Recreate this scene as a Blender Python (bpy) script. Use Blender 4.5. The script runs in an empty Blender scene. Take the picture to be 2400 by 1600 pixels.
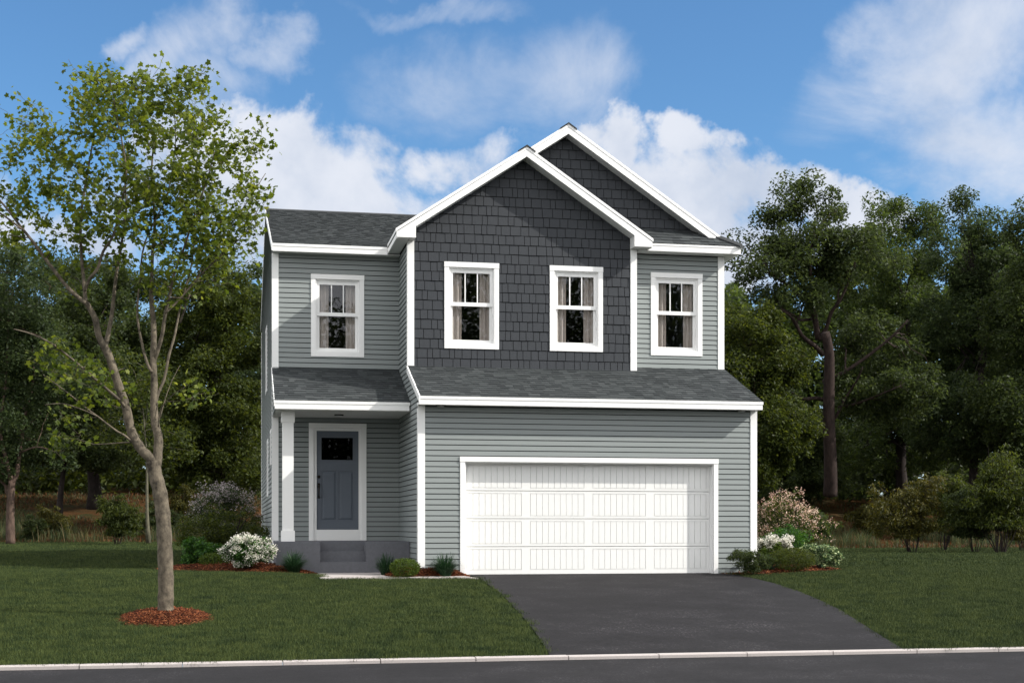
import bpy, math, random
import numpy as np
from mathutils import Vector, Matrix

random.seed(7)
RNG = np.random.default_rng(11)
sc = bpy.context.scene
COL = sc.collection
R = math.radians

# ------------------------------------------------------------------ camera
TH = R(11.16)                       # the view looks this far to the right of the house's depth axis
CS, SN = math.cos(TH), math.sin(TH)
FPX = 3298.0                        # focal length in 2400-wide pixels
EYE = 0.915
CAM = (-3.3641, -25.9979, EYE)
cd = bpy.data.cameras.new('camera')
cam = bpy.data.objects.new('camera', cd)
COL.objects.link(cam)
cam.location = CAM
cam.rotation_euler = (R(90), 0, -TH)
cd.sensor_fit = 'HORIZONTAL'
cd.sensor_width = 36
cd.lens = 36 * FPX / 2400
cd.shift_y = (1232.4 - 800) / 2400
cd.clip_start = 0.1
cd.clip_end = 2000
sc.camera = cam

# ------------------------------------------------------------------ sky and sun
SUN_DIR = Vector((0.751, -0.308, 0.584)).normalized()
SUN_EL = math.asin(SUN_DIR.z)
world = bpy.data.worlds.new('World')
sc.world = world
world.use_nodes = True
wn, wl = world.node_tree.nodes, world.node_tree.links
wn.clear()


def wnode(t, **kw):
    n = wn.new(t)
    for k, v in kw.items():
        setattr(n, k, v)
    return n


def wmath(op, a, b=None, c=None, clamp=False):
    n = wnode('ShaderNodeMath', operation=op, use_clamp=clamp)
    for i, x in enumerate((a, b, c)):
        if x is None:
            continue
        if isinstance(x, (int, float)):
            n.inputs[i].default_value = x
        else:
            wl.new(x, n.inputs[i])
    return n.outputs[0]


def wstep(x, lo, hi):
    n = wnode('ShaderNodeMapRange', interpolation_type='SMOOTHSTEP')
    wl.new(x, n.inputs[0])
    n.inputs[1].default_value = lo
    n.inputs[2].default_value = hi
    return n.outputs[0]


sky = wnode('ShaderNodeTexSky', sky_type='NISHITA', sun_disc=False)
sky.sun_elevation = SUN_EL
sky.sun_rotation = math.atan2(SUN_DIR.x, SUN_DIR.y)
sky.air_density = 1.0
sky.dust_density = 0.4
sky.ozone_density = 2.2
SKY_STRENGTH = 0.10
geo = wnode('ShaderNodeTexCoord')
sep = wnode('ShaderNodeSeparateXYZ')
wl.new(geo.outputs['Generated'], sep.inputs[0])
dx, dy, dz = sep.outputs
az = wmath('ARCTAN2', dx, dy)
hor = wmath('SQRT', wmath('ADD', wmath('MULTIPLY', dx, dx), wmath('MULTIPLY', dy, dy)))
el = wmath('DIVIDE', dz, wmath('MAXIMUM', hor, 0.05))


def pix(u, v):
    return TH + math.atan((u - 1200) / FPX), (1232.4 - v) / math.hypot(FPX, u - 1200)


def wnoise(scale, detail, rough, off, dist=0.0, zs=1.0):
    m = wnode('ShaderNodeMapping')
    m.inputs['Location'].default_value = off
    m.inputs['Scale'].default_value = (1, 1, zs)
    wl.new(geo.outputs['Generated'], m.inputs[0])
    n = wnode('ShaderNodeTexNoise')
    n.inputs['Scale'].default_value = scale
    n.inputs['Detail'].default_value = detail
    n.inputs['Roughness'].default_value = rough
    n.inputs['Distortion'].default_value = dist
    wl.new(m.outputs[0], n.inputs[0])
    return n.outputs[0]


wa = wnoise(5, 7, .6, (2.2, 8.1, 3.3))
wb = wnoise(5, 7, .6, (9.4, 1.1, 6.3))
wc = wnoise(16, 6, .6, (4.4, 3.1, 1.3))
az_w = wmath('ADD', az, wmath('ADD', wmath('MULTIPLY', wmath('SUBTRACT', wa, .5), .22), wmath('MULTIPLY', wmath('SUBTRACT', wc, .5), .06)))
el_w = wmath('ADD', el, wmath('MULTIPLY', wmath('SUBTRACT', wb, .5), .16))


def blobs(lst):
    out = None
    for (u, v, ru, rv, w) in lst:
        a0, e0 = pix(u, v)
        ra, re = ru / FPX, rv / FPX
        da = wmath('MULTIPLY', wmath('SUBTRACT', az_w, a0), 1 / ra)
        de = wmath('MULTIPLY', wmath('SUBTRACT', el_w, e0), 1 / re)
        d2 = wmath('ADD', wmath('MULTIPLY', da, da), wmath('MULTIPLY', de, de))
        m = wmath('MULTIPLY', wmath('SUBTRACT', 1.0, d2), w)
        m = wmath('MAXIMUM', m, -0.8)
        out = m if out is None else wmath('SMOOTH_MAX', out, m, 0.15)
    return out


cum = blobs([(700, 430, 330, 220, 1.15), (570, 320, 150, 110, 1), (740, 290, 110, 90, .9), (860, 370, 90, 110, .8), (900, 480, 90, 130, .7),
             (500, 300, 130, 70, .7), (420, 420, 250, 120, .7), (200, 560, 400, 90, .9), (-150, 480, 300, 180, .8),
             (1600, 470, 230, 190, 1.0), (1500, 330, 100, 75, 1), (1640, 320, 90, 60, 1), (1730, 420, 120, 80, 1), (1810, 440, 110, 80, 1), (1840, 480, 120, 80, 1), (1930, 490, 110, 90, 1), (2010, 540, 110, 70, .8), (1550, 620, 400, 120, 1), (1420, 380, 60, 80, .8),
             (1130, 330, 150, 75, .62), (1000, 480, 110, 130, .45), (1190, 420, 120, 120, .5)])
n1 = wnoise(9, 10, .62, (3.1, .4, 1.7), .25)
cval = wmath('ADD', wmath('MULTIPLY', cum, .55), wmath('MULTIPLY', wmath('SUBTRACT', n1, .5), 2.3))
a_cum = wstep(cval, -.04, .42)
thin = blobs([(1120, 200, 280, 130, .5), (560, 90, 140, 90, .8), (720, 100, 90, 60, .8), (430, 110, 70, 45, .7), (640, 170, 110, 70, .6), (420, 20, 80, 40, .7),
              (2250, 130, 260, 230, 1.15), (2330, 370, 280, 160, 1.1), (2000, 260, 200, 120, .45), (1350, 260, 160, 170, .5), (600, 210, 180, 60, .4), (1080, 0, 160, 20, .2)])
n2 = wnoise(6, 9, .6, (7.7, 2.2, 5.1), .6, 1.2)
tval = wmath('ADD', wmath('MULTIPLY', thin, .6), wmath('MULTIPLY', wmath('SUBTRACT', n2, .5), 2.2))
a_thin = wmath('MULTIPLY', wstep(tval, -.1, .95), .85)
# beyond the part of the sky in view denser cloud is added to lift the light in the shade
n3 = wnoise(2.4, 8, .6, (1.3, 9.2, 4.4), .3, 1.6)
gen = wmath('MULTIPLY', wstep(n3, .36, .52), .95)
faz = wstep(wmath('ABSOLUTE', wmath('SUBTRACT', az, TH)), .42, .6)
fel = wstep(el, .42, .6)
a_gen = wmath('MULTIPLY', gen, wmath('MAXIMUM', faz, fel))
haze = wmath('MULTIPLY', wmath('SUBTRACT', 1.0, wstep(el, -.02, .24)), .6)
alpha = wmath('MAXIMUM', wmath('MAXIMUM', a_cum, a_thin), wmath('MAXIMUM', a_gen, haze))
n4 = wnoise(11, 6, .55, (3.16, .44, 1.66))
shade = wstep(wmath('ADD', n4, wmath('MULTIPLY', el, .55)), .40, .74)
cc = wnode('ShaderNodeMix', data_type='RGBA')
wl.new(shade, cc.inputs[0])
CLOUD = 1.0 / SKY_STRENGTH
cc.inputs[6].default_value = (.32 * CLOUD, .37 * CLOUD, .46 * CLOUD, 1)
cc.inputs[7].default_value = (.48 * CLOUD, .505 * CLOUD, .56 * CLOUD, 1)
tint = wnode('ShaderNodeMix', data_type='RGBA', blend_type='MULTIPLY')
tint.inputs[0].default_value = 1
tint.inputs[7].default_value = (.54, .79, .96, 1)
wl.new(sky.outputs[0], tint.inputs[6])
mix = wnode('ShaderNodeMix', data_type='RGBA')
wl.new(alpha, mix.inputs[0])
wl.new(tint.outputs[2], mix.inputs[6])
# unseen cloud is made brighter than the visible one to fill the shade
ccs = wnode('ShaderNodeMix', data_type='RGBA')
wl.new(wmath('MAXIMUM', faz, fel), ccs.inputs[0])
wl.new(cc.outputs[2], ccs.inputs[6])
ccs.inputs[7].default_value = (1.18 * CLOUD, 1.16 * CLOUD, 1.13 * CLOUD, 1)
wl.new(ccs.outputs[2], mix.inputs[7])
bg = wnode('ShaderNodeBackground')
bg.inputs[1].default_value = SKY_STRENGTH
wl.new(mix.outputs[2], bg.inputs[0])
wo = wnode('ShaderNodeOutputWorld')
wl.new(bg.outputs[0], wo.inputs[0])

sl = bpy.data.lights.new('sun', 'SUN')
sl.energy = 3.45
sl.angle = R(0.5)
sl.color = (1.0, .955, .88)
sun = bpy.data.objects.new('sun', sl)
COL.objects.link(sun)
sun.location = (20, -12, 25)
sun.rotation_euler = SUN_DIR.to_track_quat('Z', 'Y').to_euler()

sc.view_settings.view_transform = 'Standard'
sc.view_settings.look = 'None'
sc.view_settings.gamma = 1
sc.view_settings.use_curve_mapping = False
sc.view_settings.exposure = 0.72
sc.render.engine = 'CYCLES'
cy = sc.cycles
cy.max_bounces = 6
cy.diffuse_bounces = 3
cy.glossy_bounces = 3
cy.transmission_bounces = 4
cy.transparent_max_bounces = 8
cy.caustics_reflective = False
cy.caustics_refractive = False
cy.use_denoising = True
try:
    cy.denoiser = 'OPENIMAGEDENOISE'
except Exception:
    pass


# ------------------------------------------------------------------ materials
def mat(name):
    m = bpy.data.materials.new(name)
    m.use_nodes = True
    nt = m.node_tree
    b = nt.nodes['Principled BSDF']
    return m, nt, b


def nnew(nt, t, **kw):
    n = nt.nodes.new(t)
    for k, v in kw.items():
        setattr(n, k, v)
    return n


def ramp(nt, fac, stops):
    r = nnew(nt, 'ShaderNodeValToRGB')
    e = r.color_ramp.elements
    while len(e) < len(stops):
        e.new(.5)
    for i, (p, c) in enumerate(stops):
        e[i].position = p
        e[i].color = (*c, 1)
    nt.links.new(fac, r.inputs[0])
    return r.outputs[0]


def noise(nt, scale, detail=4, rough=.55, coord='Object', stretch=(1, 1, 1)):
    tc = nnew(nt, 'ShaderNodeTexCoord')
    mp = nnew(nt, 'ShaderNodeMapping')
    mp.inputs['Scale'].default_value = stretch
    nt.links.new(tc.outputs[coord], mp.inputs[0])
    n = nnew(nt, 'ShaderNodeTexNoise')
    n.inputs['Scale'].default_value = scale
    n.inputs['Detail'].default_value = detail
    n.inputs['Roughness'].default_value = rough
    nt.links.new(mp.outputs[0], n.inputs[0])
    return n.outputs[0]


def bump(nt, b, h, strength, dist=.01):
    n = nnew(nt, 'ShaderNodeBump')
    n.inputs['Strength'].default_value = strength
    n.inputs['Distance'].default_value = dist
    nt.links.new(h, n.inputs['Height'])
    nt.links.new(n.outputs[0], b.inputs['Normal'])


def paint(name, col, rough=.5, var=.06, grain=(2, 2, 30), spec=.3):
    m, nt, b = mat(name)
    f = noise(nt, 3, 6, .65, stretch=grain)
    lo = tuple(c * (1 - var) for c in col)
    hi = tuple(c * (1 + var) for c in col)
    nt.links.new(ramp(nt, f, [(.25, lo), (.75, hi)]), b.inputs['Base Color'])
    b.inputs['Roughness'].default_value = rough
    b.inputs['Specular IOR Level'].default_value = spec
    bump(nt, b, f, .12, .003)
    return m


def island(name, stops, rough=.8, spec=.2, fine=None):
    """colour that differs from piece to piece (each loose piece of the mesh its own value)"""
    m, nt, b = mat(name)
    g = nnew(nt, 'ShaderNodeNewGeometry')
    c = ramp(nt, g.outputs['Random Per Island'], stops)
    if fine:
        f = noise(nt, fine, 3, .7)
        mx = nnew(nt, 'ShaderNodeMix', data_type='RGBA', blend_type='MULTIPLY')
        mx.inputs[0].default_value = .55
        nt.links.new(c, mx.inputs[6])
        nt.links.new(ramp(nt, f, [(.3, (.45, .45, .45)), (.7, (1.5, 1.5, 1.5))]), mx.inputs[7])
        c = mx.outputs[2]
        bump(nt, b, f, .3, .004)
    nt.links.new(c, b.inputs['Base Color'])
    b.inputs['Roughness'].default_value = rough
    b.inputs['Specular IOR Level'].default_value = spec
    return m


def leaf_mat(name, stops, trans=.35, rough=.55, spec=.25, tcol=None):
    m, nt, b = mat(name)
    g = nnew(nt, 'ShaderNodeNewGeometry')
    c = ramp(nt, g.outputs['Random Per Island'], stops)
    nt.links.new(c, b.inputs['Base Color'])
    b.inputs['Roughness'].default_value = rough
    b.inputs['Specular IOR Level'].default_value = spec
    t = nnew(nt, 'ShaderNodeBsdfTranslucent')
    hs = nnew(nt, 'ShaderNodeHueSaturation')
    hs.inputs['Hue'].default_value = .48
    hs.inputs['Saturation'].default_value = 1.15
    hs.inputs['Value'].default_value = 1.5
    nt.links.new(c, hs.inputs['Color'])
    nt.links.new(hs.outputs[0], t.inputs[0])
    mx = nnew(nt, 'ShaderNodeMixShader')
    mx.inputs[0].default_value = trans
    nt.links.new(b.outputs[0], mx.inputs[1])
    nt.links.new(t.outputs[0], mx.inputs[2])
    nt.links.new(mx.outputs[0], nt.nodes['Material Output'].inputs[0])
    return m


def bark_mat(name, c0, c1, scale=9, stretch=(1, 1, .35)):
    m, nt, b = mat(name)
    f = noise(nt, scale, 8, .7, stretch=stretch)
    nt.links.new(ramp(nt, f, [(.32, c0), (.62, c1), (.8, tuple(min(1, x * 1.35) for x in c1))]), b.inputs['Base Color'])
    b.inputs['Roughness'].default_value = .9
    b.inputs['Specular IOR Level'].default_value = .15
    bump(nt, b, f, .6, .02)
    return m


M = {}
M['siding'] = paint('sage_siding', (.234, .258, .255), .5, .05, (1, 1, 14))
M['trim'] = paint('white_trim', (.84, .84, .83), .45, .02)
M['shake'] = paint('charcoal_shake', (.0405, .0445, .051), .6, .16, (26, 26, 2), .2)
M['core'] = paint('shadow_line_sheathing', (.02, .021, .022), .9, .05)  # wall backing, darkened to imitate shade in siding slots and shingle gaps
M['soffit'] = paint('white_soffit', (.72, .72, .71), .6, .03)
M['garage'] = paint('garage_white', (.80, .80, .785), .5, .03, (14, 14, 2))
M['door'] = paint('slate_blue_paint', (.100, .118, .146), .45, .07)
M['porch'] = paint('grey_concrete', (.125, .128, .143), .85, .12, (6, 6, 6), .15)
M['roof'] = island('asphalt_shingle', [(0, (.031, .035, .037)), (.45, (.040, .045, .047)), (.8, (.049, .055, .057)), (1, (.062, .068, .070))], .9, .15, None)
M['roofslab'] = paint('roof_deck', (.035, .038, .04), .9, .2, (8, 8, 8))
M['metal'] = paint('dark_bronze', (.03, .026, .022), .35, .1)
M['metal'].node_tree.nodes['Principled BSDF'].inputs['Metallic'].default_value = .8
M['lampglass'] = paint('frosted_lens', (.6, .6, .58), .5, .02)
M['dark'] = paint('dark_interior', (.02, .02, .022), .9, .05)

m, nt, b = mat('curtain_cloth')
b.inputs['Base Color'].default_value = (.52, .47, .43, 1)
b.inputs['Roughness'].default_value = .9
M['curtain'] = m


def glass(name, dark, refl=.03):
    m, nt, b = mat(name)
    nt.nodes.remove(b)
    tr = nnew(nt, 'ShaderNodeBsdfTransparent')
    tr.inputs[0].default_value = (dark, dark, dark, 1)
    gl = nnew(nt, 'ShaderNodeBsdfGlossy')
    gl.inputs['Roughness'].default_value = .01
    gl.inputs[0].default_value = (.9, .93, 1, 1)
    fr = nnew(nt, 'ShaderNodeLayerWeight')
    fr.inputs[0].default_value = .5
    pw_ = nnew(nt, 'ShaderNodeMath', operation='POWER')
    nt.links.new(fr.outputs['Facing'], pw_.inputs[0])
    pw_.inputs[1].default_value = 5
    ml = nnew(nt, 'ShaderNodeMath', operation='MULTIPLY_ADD')
    nt.links.new(pw_.outputs[0], ml.inputs[0])
    ml.inputs[1].default_value = .9
    ml.inputs[2].default_value = refl
    mx = nnew(nt, 'ShaderNodeMixShader')
    nt.links.new(ml.outputs[0], mx.inputs[0])
    nt.links.new(tr.outputs[0], mx.inputs[1])
    nt.links.new(gl.outputs[0], mx.inputs[2])
    nt.links.new(mx.outputs[0], nt.nodes['Material Output'].inputs[0])
    return m


M['glass'] = glass('window_glass', .9)
M['doorglass'] = glass('door_glass', .25, .008)

# asphalt, with pale worn speckle in patches
m, nt, b = mat('asphalt')
f1 = noise(nt, 16, 8, .82)
f2 = noise(nt, 1.1, 7, .68)
f3 = noise(nt, 34, 2, .5)
base = ramp(nt, f1, [(.34, (.0045, .0042, .005)), (.66, (.0165, .0156, .0178))])
mx = nnew(nt, 'ShaderNodeMix', data_type='RGBA', blend_type='MULTIPLY')
mx.inputs[0].default_value = 1
nt.links.new(base, mx.inputs[6])
nt.links.new(ramp(nt, f2, [(.32, (.62, .62, .62)), (.68, (1.38, 1.36, 1.38))]), mx.inputs[7])
sp = nnew(nt, 'ShaderNodeMath', operation='MULTIPLY')
nt.links.new(ramp(nt, f3, [(.60, (0, 0, 0)), (.68, (1, 1, 1))]), sp.inputs[0])
nt.links.new(ramp(nt, f2, [(.5, (.06, .06, .06)), (.68, (.8, .8, .8))]), sp.inputs[1])
mx2 = nnew(nt, 'ShaderNodeMix', data_type='RGBA')
nt.links.new(sp.outputs[0], mx2.inputs[0])
nt.links.new(mx.outputs[2], mx2.inputs[6])
mx2.inputs[7].default_value = (.12, .115, .115, 1)
nt.links.new(mx2.outputs[2], b.inputs['Base Color'])
b.inputs['Roughness'].default_value = .92
b.inputs['Specular IOR Level'].default_value = .2
bump(nt, b, f1, .4, .004)
M['asphalt'] = m

m, nt, b = mat('pale_concrete')
f1 = noise(nt, 60, 4, .7)
nt.links.new(ramp(nt, f1, [(.3, (.34, .31, .30)), (.7, (.44, .40, .385))]), b.inputs['Base Color'])
b.inputs['Roughness'].default_value = .9
bump(nt, b, f1, .2, .003)
M['concrete'] = m


def ground_mat(name, stops, s=1.2, fine=40):
    m, nt, b = mat(name)
    f = noise(nt, s, 8, .65)
    g = noise(nt, fine, 4, .7)
    mx = nnew(nt, 'ShaderNodeMix', data_type='RGBA', blend_type='MULTIPLY')
    mx.inputs[0].default_value = .6
    nt.links.new(ramp(nt, f, stops), mx.inputs[6])
    nt.links.new(ramp(nt, g, [(.3, (.5, .5, .5)), (.7, (1.4, 1.4, 1.4))]), mx.inputs[7])
    nt.links.new(mx.outputs[2], b.inputs['Base Color'])
    b.inputs['Roughness'].default_value = 1
    b.inputs['Specular IOR Level'].default_value = .05
    bump(nt, b, g, .6, .03)
    return m


M['lawn'] = ground_mat('lawn_soil', [(.3, (.014, .022, .008)), (.7, (.02, .032, .011))], .8, 60)
M['bank'] = ground_mat('pine_straw_bank', [(.28, (.020, .028, .010)), (.44, (.035, .028, .012)), (.56, (.07, .032, .012)), (.66, (.034, .034, .013)), (.8, (.02, .028, .01))], .32, 14)
M['mulchsoil'] = ground_mat('mulch_soil', [(.3, (.05, .02, .012)), (.7, (.08, .03, .016))], 6, 60)
M['chip'] = island('bark_chip', [(0, (.022, .008, .005)), (.4, (.075, .022, .010)), (.75, (.145, .043, .018)), (1, (.24, .095, .042))], .9, .1)


# ------------------------------------------------------------------ mesh helpers
def link(o, parent=None):
    COL.objects.link(o)
    if parent is not None:
        o.parent = parent
    return o


def thing(name, label, cat, loc=(0, 0, 0), group=None, rot=0):
    o = bpy.data.objects.new(name, None)
    o.empty_display_size = .3
    COL.objects.link(o)
    o.location = loc
    o.rotation_euler = (0, 0, rot)
    o['label'] = label
    o['category'] = cat
    if group:
        o['group'] = group
    return o


def part(name, parent, label=None, kind=None):
    o = bpy.data.objects.new(name, None)
    o.empty_display_size = .2
    COL.objects.link(o)
    o.parent = parent
    if label:
        o['label'] = label
    if kind:
        o['kind'] = kind
    return o


class MB:
    """collects pieces of one mesh"""

    def __init__(s):
        s.v, s.f = [], []

    def add(s, verts, faces):
        k = len(s.v)
        s.v += [tuple(p) for p in verts]
        s.f += [tuple(i + k for i in f) for f in faces]
        return s

    def box(s, x0, x1, y0, y1, z0, z1):
        v = [(x0, y0, z0), (x1, y0, z0), (x1, y1, z0), (x0, y1, z0), (x0, y0, z1), (x1, y0, z1), (x1, y1, z1), (x0, y1, z1)]
        return s.add(v, [(0, 3, 2, 1), (4, 5, 6, 7), (0, 1, 5, 4), (1, 2, 6, 5), (2, 3, 7, 6), (3, 0, 4, 7)])

    def prism(s, poly, fn0, fn1):
        """closed solid between two placings of one flat outline"""
        n = len(poly)
        v = [fn0(*p) for p in poly] + [fn1(*p) for p in poly]
        f = [tuple(range(n))[::-1], tuple(range(n, 2 * n))]
        f += [(i, (i + 1) % n, n + (i + 1) % n, n + i) for i in range(n)]
        return s.add(v, f)

    def tube(s, pts, rad, n=8, cap=True):
        pts = [Vector(p) for p in pts]
        k = len(s.v)
        t0 = None
        prev = None
        for i, p in enumerate(pts):
            d = (pts[min(i + 1, len(pts) - 1)] - pts[max(i - 1, 0)])
            if d.length < 1e-9:
                d = Vector((0, 0, 1))
            d.normalize()
            if prev is None:
                a = Vector((1, 0, 0)) if abs(d.x) < .8 else Vector((0, 1, 0))
            else:
                a = prev
            x = (a - d * a.dot(d)).normalized()
            prev = x
            y = d.cross(x)
            r = rad[i]
            for j in range(n):
                w = 2 * math.pi * j / n
                q = p + (x * math.cos(w) + y * math.sin(w)) * r
                s.v.append((q.x, q.y, q.z))
        for i in range(len(pts) - 1):
            for j in range(n):
                a, b2 = k + i * n + j, k + i * n + (j + 1) % n
                s.f.append((a, b2, b2 + n, a + n))
        if cap:
            s.f.append(tuple(k + j for j in range(n))[::-1])
            s.f.append(tuple(k + (len(pts) - 1) * n + j for j in range(n)))
        return s

    def build(s, name, m, parent=None, smooth=False, kind=None, label=None):
        me = bpy.data.meshes.new(name)
        me.from_pydata(s.v, [], s.f)
        if m is not None:
            me.materials.append(m)
        if smooth:
            me.polygons.foreach_set('use_smooth', [True] * len(me.polygons))
        o = bpy.data.objects.new(name, me)
        link(o, parent)
        if kind:
            o['kind'] = kind
        if label:
            o['label'] = label
        return o


def fix_normals(o):
    import bmesh
    bm = bmesh.new()
    bm.from_mesh(o.data)
    bmesh.ops.recalc_face_normals(bm, faces=bm.faces)
    bm.to_mesh(o.data)
    bm.free()


def arr_mesh(name, V, F, m, parent=None, smooth=False, kind=None):
    """big mesh from numpy arrays; F is (M,3) or (M,4)"""
    me = bpy.data.meshes.new(name)
    k = F.shape[1]
    me.vertices.add(len(V))
    me.vertices.foreach_set('co', np.ascontiguousarray(V, dtype=np.float32).ravel())
    me.loops.add(F.size)
    me.loops.foreach_set('vertex_index', np.ascontiguousarray(F, dtype=np.int32).ravel())
    me.polygons.add(len(F))
    me.polygons.foreach_set('loop_start', np.arange(0, F.size, k, dtype=np.int32))
    me.polygons.foreach_set('loop_total', np.full(len(F), k, dtype=np.int32))
    if smooth:
        me.polygons.foreach_set('use_smooth', np.ones(len(F), dtype=bool))
    me.update(calc_edges=True)
    me.validate()
    me.materials.append(m)
    o = bpy.data.objects.new(name, me)
    link(o, parent)
    if kind:
        o['kind'] = kind
    return o


def clip(poly, a, b, c):
    """keep the side a*x + b*y <= c"""
    out = []
    n = len(poly)
    for i in range(n):
        p, q = poly[i], poly[(i + 1) % n]
        dp, dq = a * p[0] + b * p[1] - c, a * q[0] + b * q[1] - c
        if dp <= 0:
            out.append(p)
        if (dp < 0 < dq) or (dq < 0 < dp):
            t = dp / (dp - dq)
            out.append((p[0] + t * (q[0] - p[0]), p[1] + t * (q[1] - p[1])))
    return out


def clip_all(poly, planes):
    for pl in planes:
        if len(poly) < 3:
            return []
        poly = clip(poly, *pl)
    if len(poly) < 3:
        return []
    ar = 0
    for i in range(len(poly)):
        x0, y0 = poly[i]
        x1, y1 = poly[(i + 1) % len(poly)]
        ar += x0 * y1 - x1 * y0
    return poly if abs(ar) > 2e-4 else []


def rect_minus(rect, holes):
    """rectangle (a0,a1,z0,z1) less rectangles, as rectangles"""
    todo = [rect]
    for (h0, h1, g0, g1) in holes:
        nxt = []
        for (a0, a1, z0, z1) in todo:
            if h1 <= a0 or h0 >= a1 or g1 <= z0 or g0 >= z1:
                nxt.append((a0, a1, z0, z1))
                continue
            if h0 > a0:
                nxt.append((a0, h0, z0, z1))
            if h1 < a1:
                nxt.append((h1, a1, z0, z1))
            m0, m1 = max(a0, h0), min(a1, h1)
            if g0 > z0:
                nxt.append((m0, m1, z0, g0))
            if g1 < z1:
                nxt.append((m0, m1, g1, z1))
        todo = nxt
    return todo


FRONT = lambda y0: (lambda a, z, t: (a, y0 - t, z))         # wall facing the street
LEFT = lambda x0: (lambda a, z, t: (x0 - t, a, z))          # wall facing left
RIGHT = lambda x0: (lambda a, z, t: (x0 + t, a, z))

COURSE = .1016
LINE0 = .915


def siding(parent, place, rect, holes=(), planes=(), name='siding_board', joined=False):
    a0, a1, z0, z1 = rect
    k = math.floor((z0 - LINE0) / COURSE)
    mb_all = MB()
    while LINE0 + k * COURSE < z1:
        zb = LINE0 + k * COURSE
        zt = zb + COURSE - .0145  # slot baring the dark backing stands in for the lap's shadow line
        k += 1
        for r in rect_minus((a0, a1, max(zb, z0), min(zt, z1)), holes):
            poly = clip_all([(r[0], r[2]), (r[1], r[2]), (r[1], r[3]), (r[0], r[3])], planes)
            if not poly:
                continue
            w = random.uniform(-.0008, .0008)
            fr = lambda a, z, zb=zb, w=w: place(a, z, .0185 + w - .0125 * (z - zb) / COURSE)
            bk = lambda a, z: place(a, z, -.001)
            if joined:
                mb_all.prism(poly, bk, fr)
            else:
                MB().prism(poly, bk, fr).build(name, M['siding'], parent)
    if joined and mb_all.v:
        mb_all.build(name + 's', M['siding'], parent, kind='stuff')


# ------------------------------------------------------------------ the lie of the land
KSL = .0609
LAWN_END = 31.0


def sstep(x, a, b):
    t = min(1, max(0, (x - a) / (b - a)))
    return t * t * (3 - 2 * t)


def gz(X, Y):
    if Y < 0:
        return max(KSL * Y, -.6) + .05 * sstep(-X, 1.9, 2.6) * sstep(Y, -3, 0)
    left = sstep(-X, -4, 6)
    lift = .05 * sstep(-X, 1.9, 2.6) * (1 - sstep(Y, 6, 12))
    t = min(1, max(0, (Y - 5) / (LAWN_END - 5)))
    z = t * (.27 * left - .06 * (1 - left)) + lift
    if Y > LAWN_END:
        z += 2.55 * sstep(Y, LAWN_END - 1, LAWN_END + 21) + max(0, Y - LAWN_END - 15) * .012
        z += .12 * math.sin(X * .31 + Y * .2) * sstep(Y, LAWN_END, LAWN_END + 6)
    return z


def at(u, zc):
    """ground point seen in the direction of column u, zc metres deep"""
    xc = (u - 1200) / FPX * zc
    X = CAM[0] + xc * CS + zc * SN
    Y = CAM[1] - xc * SN + zc * CS
    return X, Y


def pt(u, v, zc):
    X, Y = at(u, zc)
    return Vector((X, Y, EYE + (1232.4 - v) * zc / FPX))


def sheet(name, xs, ys, m, dz=0.0, kind='structure', keep=None):
    nx, ny = len(xs), len(ys)
    V = np.array([(x, y, gz(x, y) + dz) for y in ys for x in xs])
    F = []
    for j in range(ny - 1):
        for i in range(nx - 1):
            xm, ym = (xs[i] + xs[i + 1]) / 2, (ys[j] + ys[j + 1]) / 2
            if keep is None or keep(xm, ym):
                F.append((j * nx + i, j * nx + i + 1, (j + 1) * nx + i + 1, (j + 1) * nx + i))
    return arr_mesh(name, V, np.array(F), m, None, True, kind)


KY = -9.86                                       # back of the kerb
ysl = [KY] + list(np.arange(-9.5, 5.1, .5)) + list(np.arange(6, LAWN_END + .1, 1))
sheet('lawn', list(np.arange(-90, 91, 2.0)), ysl, M['lawn'], -.012)
sheet('bank', list(np.arange(-120, 141, 2.0)), [LAWN_END - .02] + list(np.arange(LAWN_END + .5, LAWN_END + 26, 1.0)) + list(np.arange(LAWN_END + 30, 300, 12)), M['bank'], 0)

# driveway: outline as surveyed, on the sloping apron
DL = [(.88, .16), (1.05, -.55), (1.0, -1.6), (.966, -3.0), (.739, -5.68), (.601, -7.16), (.456, -8.43), (.273, KY)]
DR = [(5.80, .16), (6.16, -.5), (6.225, -1.77), (6.149, -3.14), (5.934, -4.64), (5.682, -6.0), (5.23, -7.83), (4.913, -9.13), (4.746, KY)]


def edge_at(tab, y):
    for (x0, y0), (x1, y1) in zip(tab, tab[1:]):
        if y1 <= y <= y0:
            return x0 + (x1 - x0) * (y - y0) / (y1 - y0)
    return tab[0][0] if y > tab[0][1] else tab[-1][0]


mb = MB()
yy = [.16] + list(np.arange(0, KY, -.4)) + [KY]
for y in yy:
    l, r = edge_at(DL, y), edge_at(DR, y)
    for q in range(9):
        mb.v.append((l + (r - l) * q / 8, y, (gz(0, y) if y < 0 else 0) + .004))
for j in range(len(yy) - 1):
    for q in range(8):
        a = j * 9 + q
        mb.f.append((a, a + 9, a + 10, a + 1))
mb.build('driveway', M['asphalt'], None, True, 'structure')

mb = MB()
mb.add([(-90, KY - .13, -.645), (90, KY - .13, -.645), (90, -60, -.645), (-90, -60, -.645)], [(3, 2, 1, 0)])
mb.build('street', M['asphalt'], None, False, 'structure')

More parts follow.
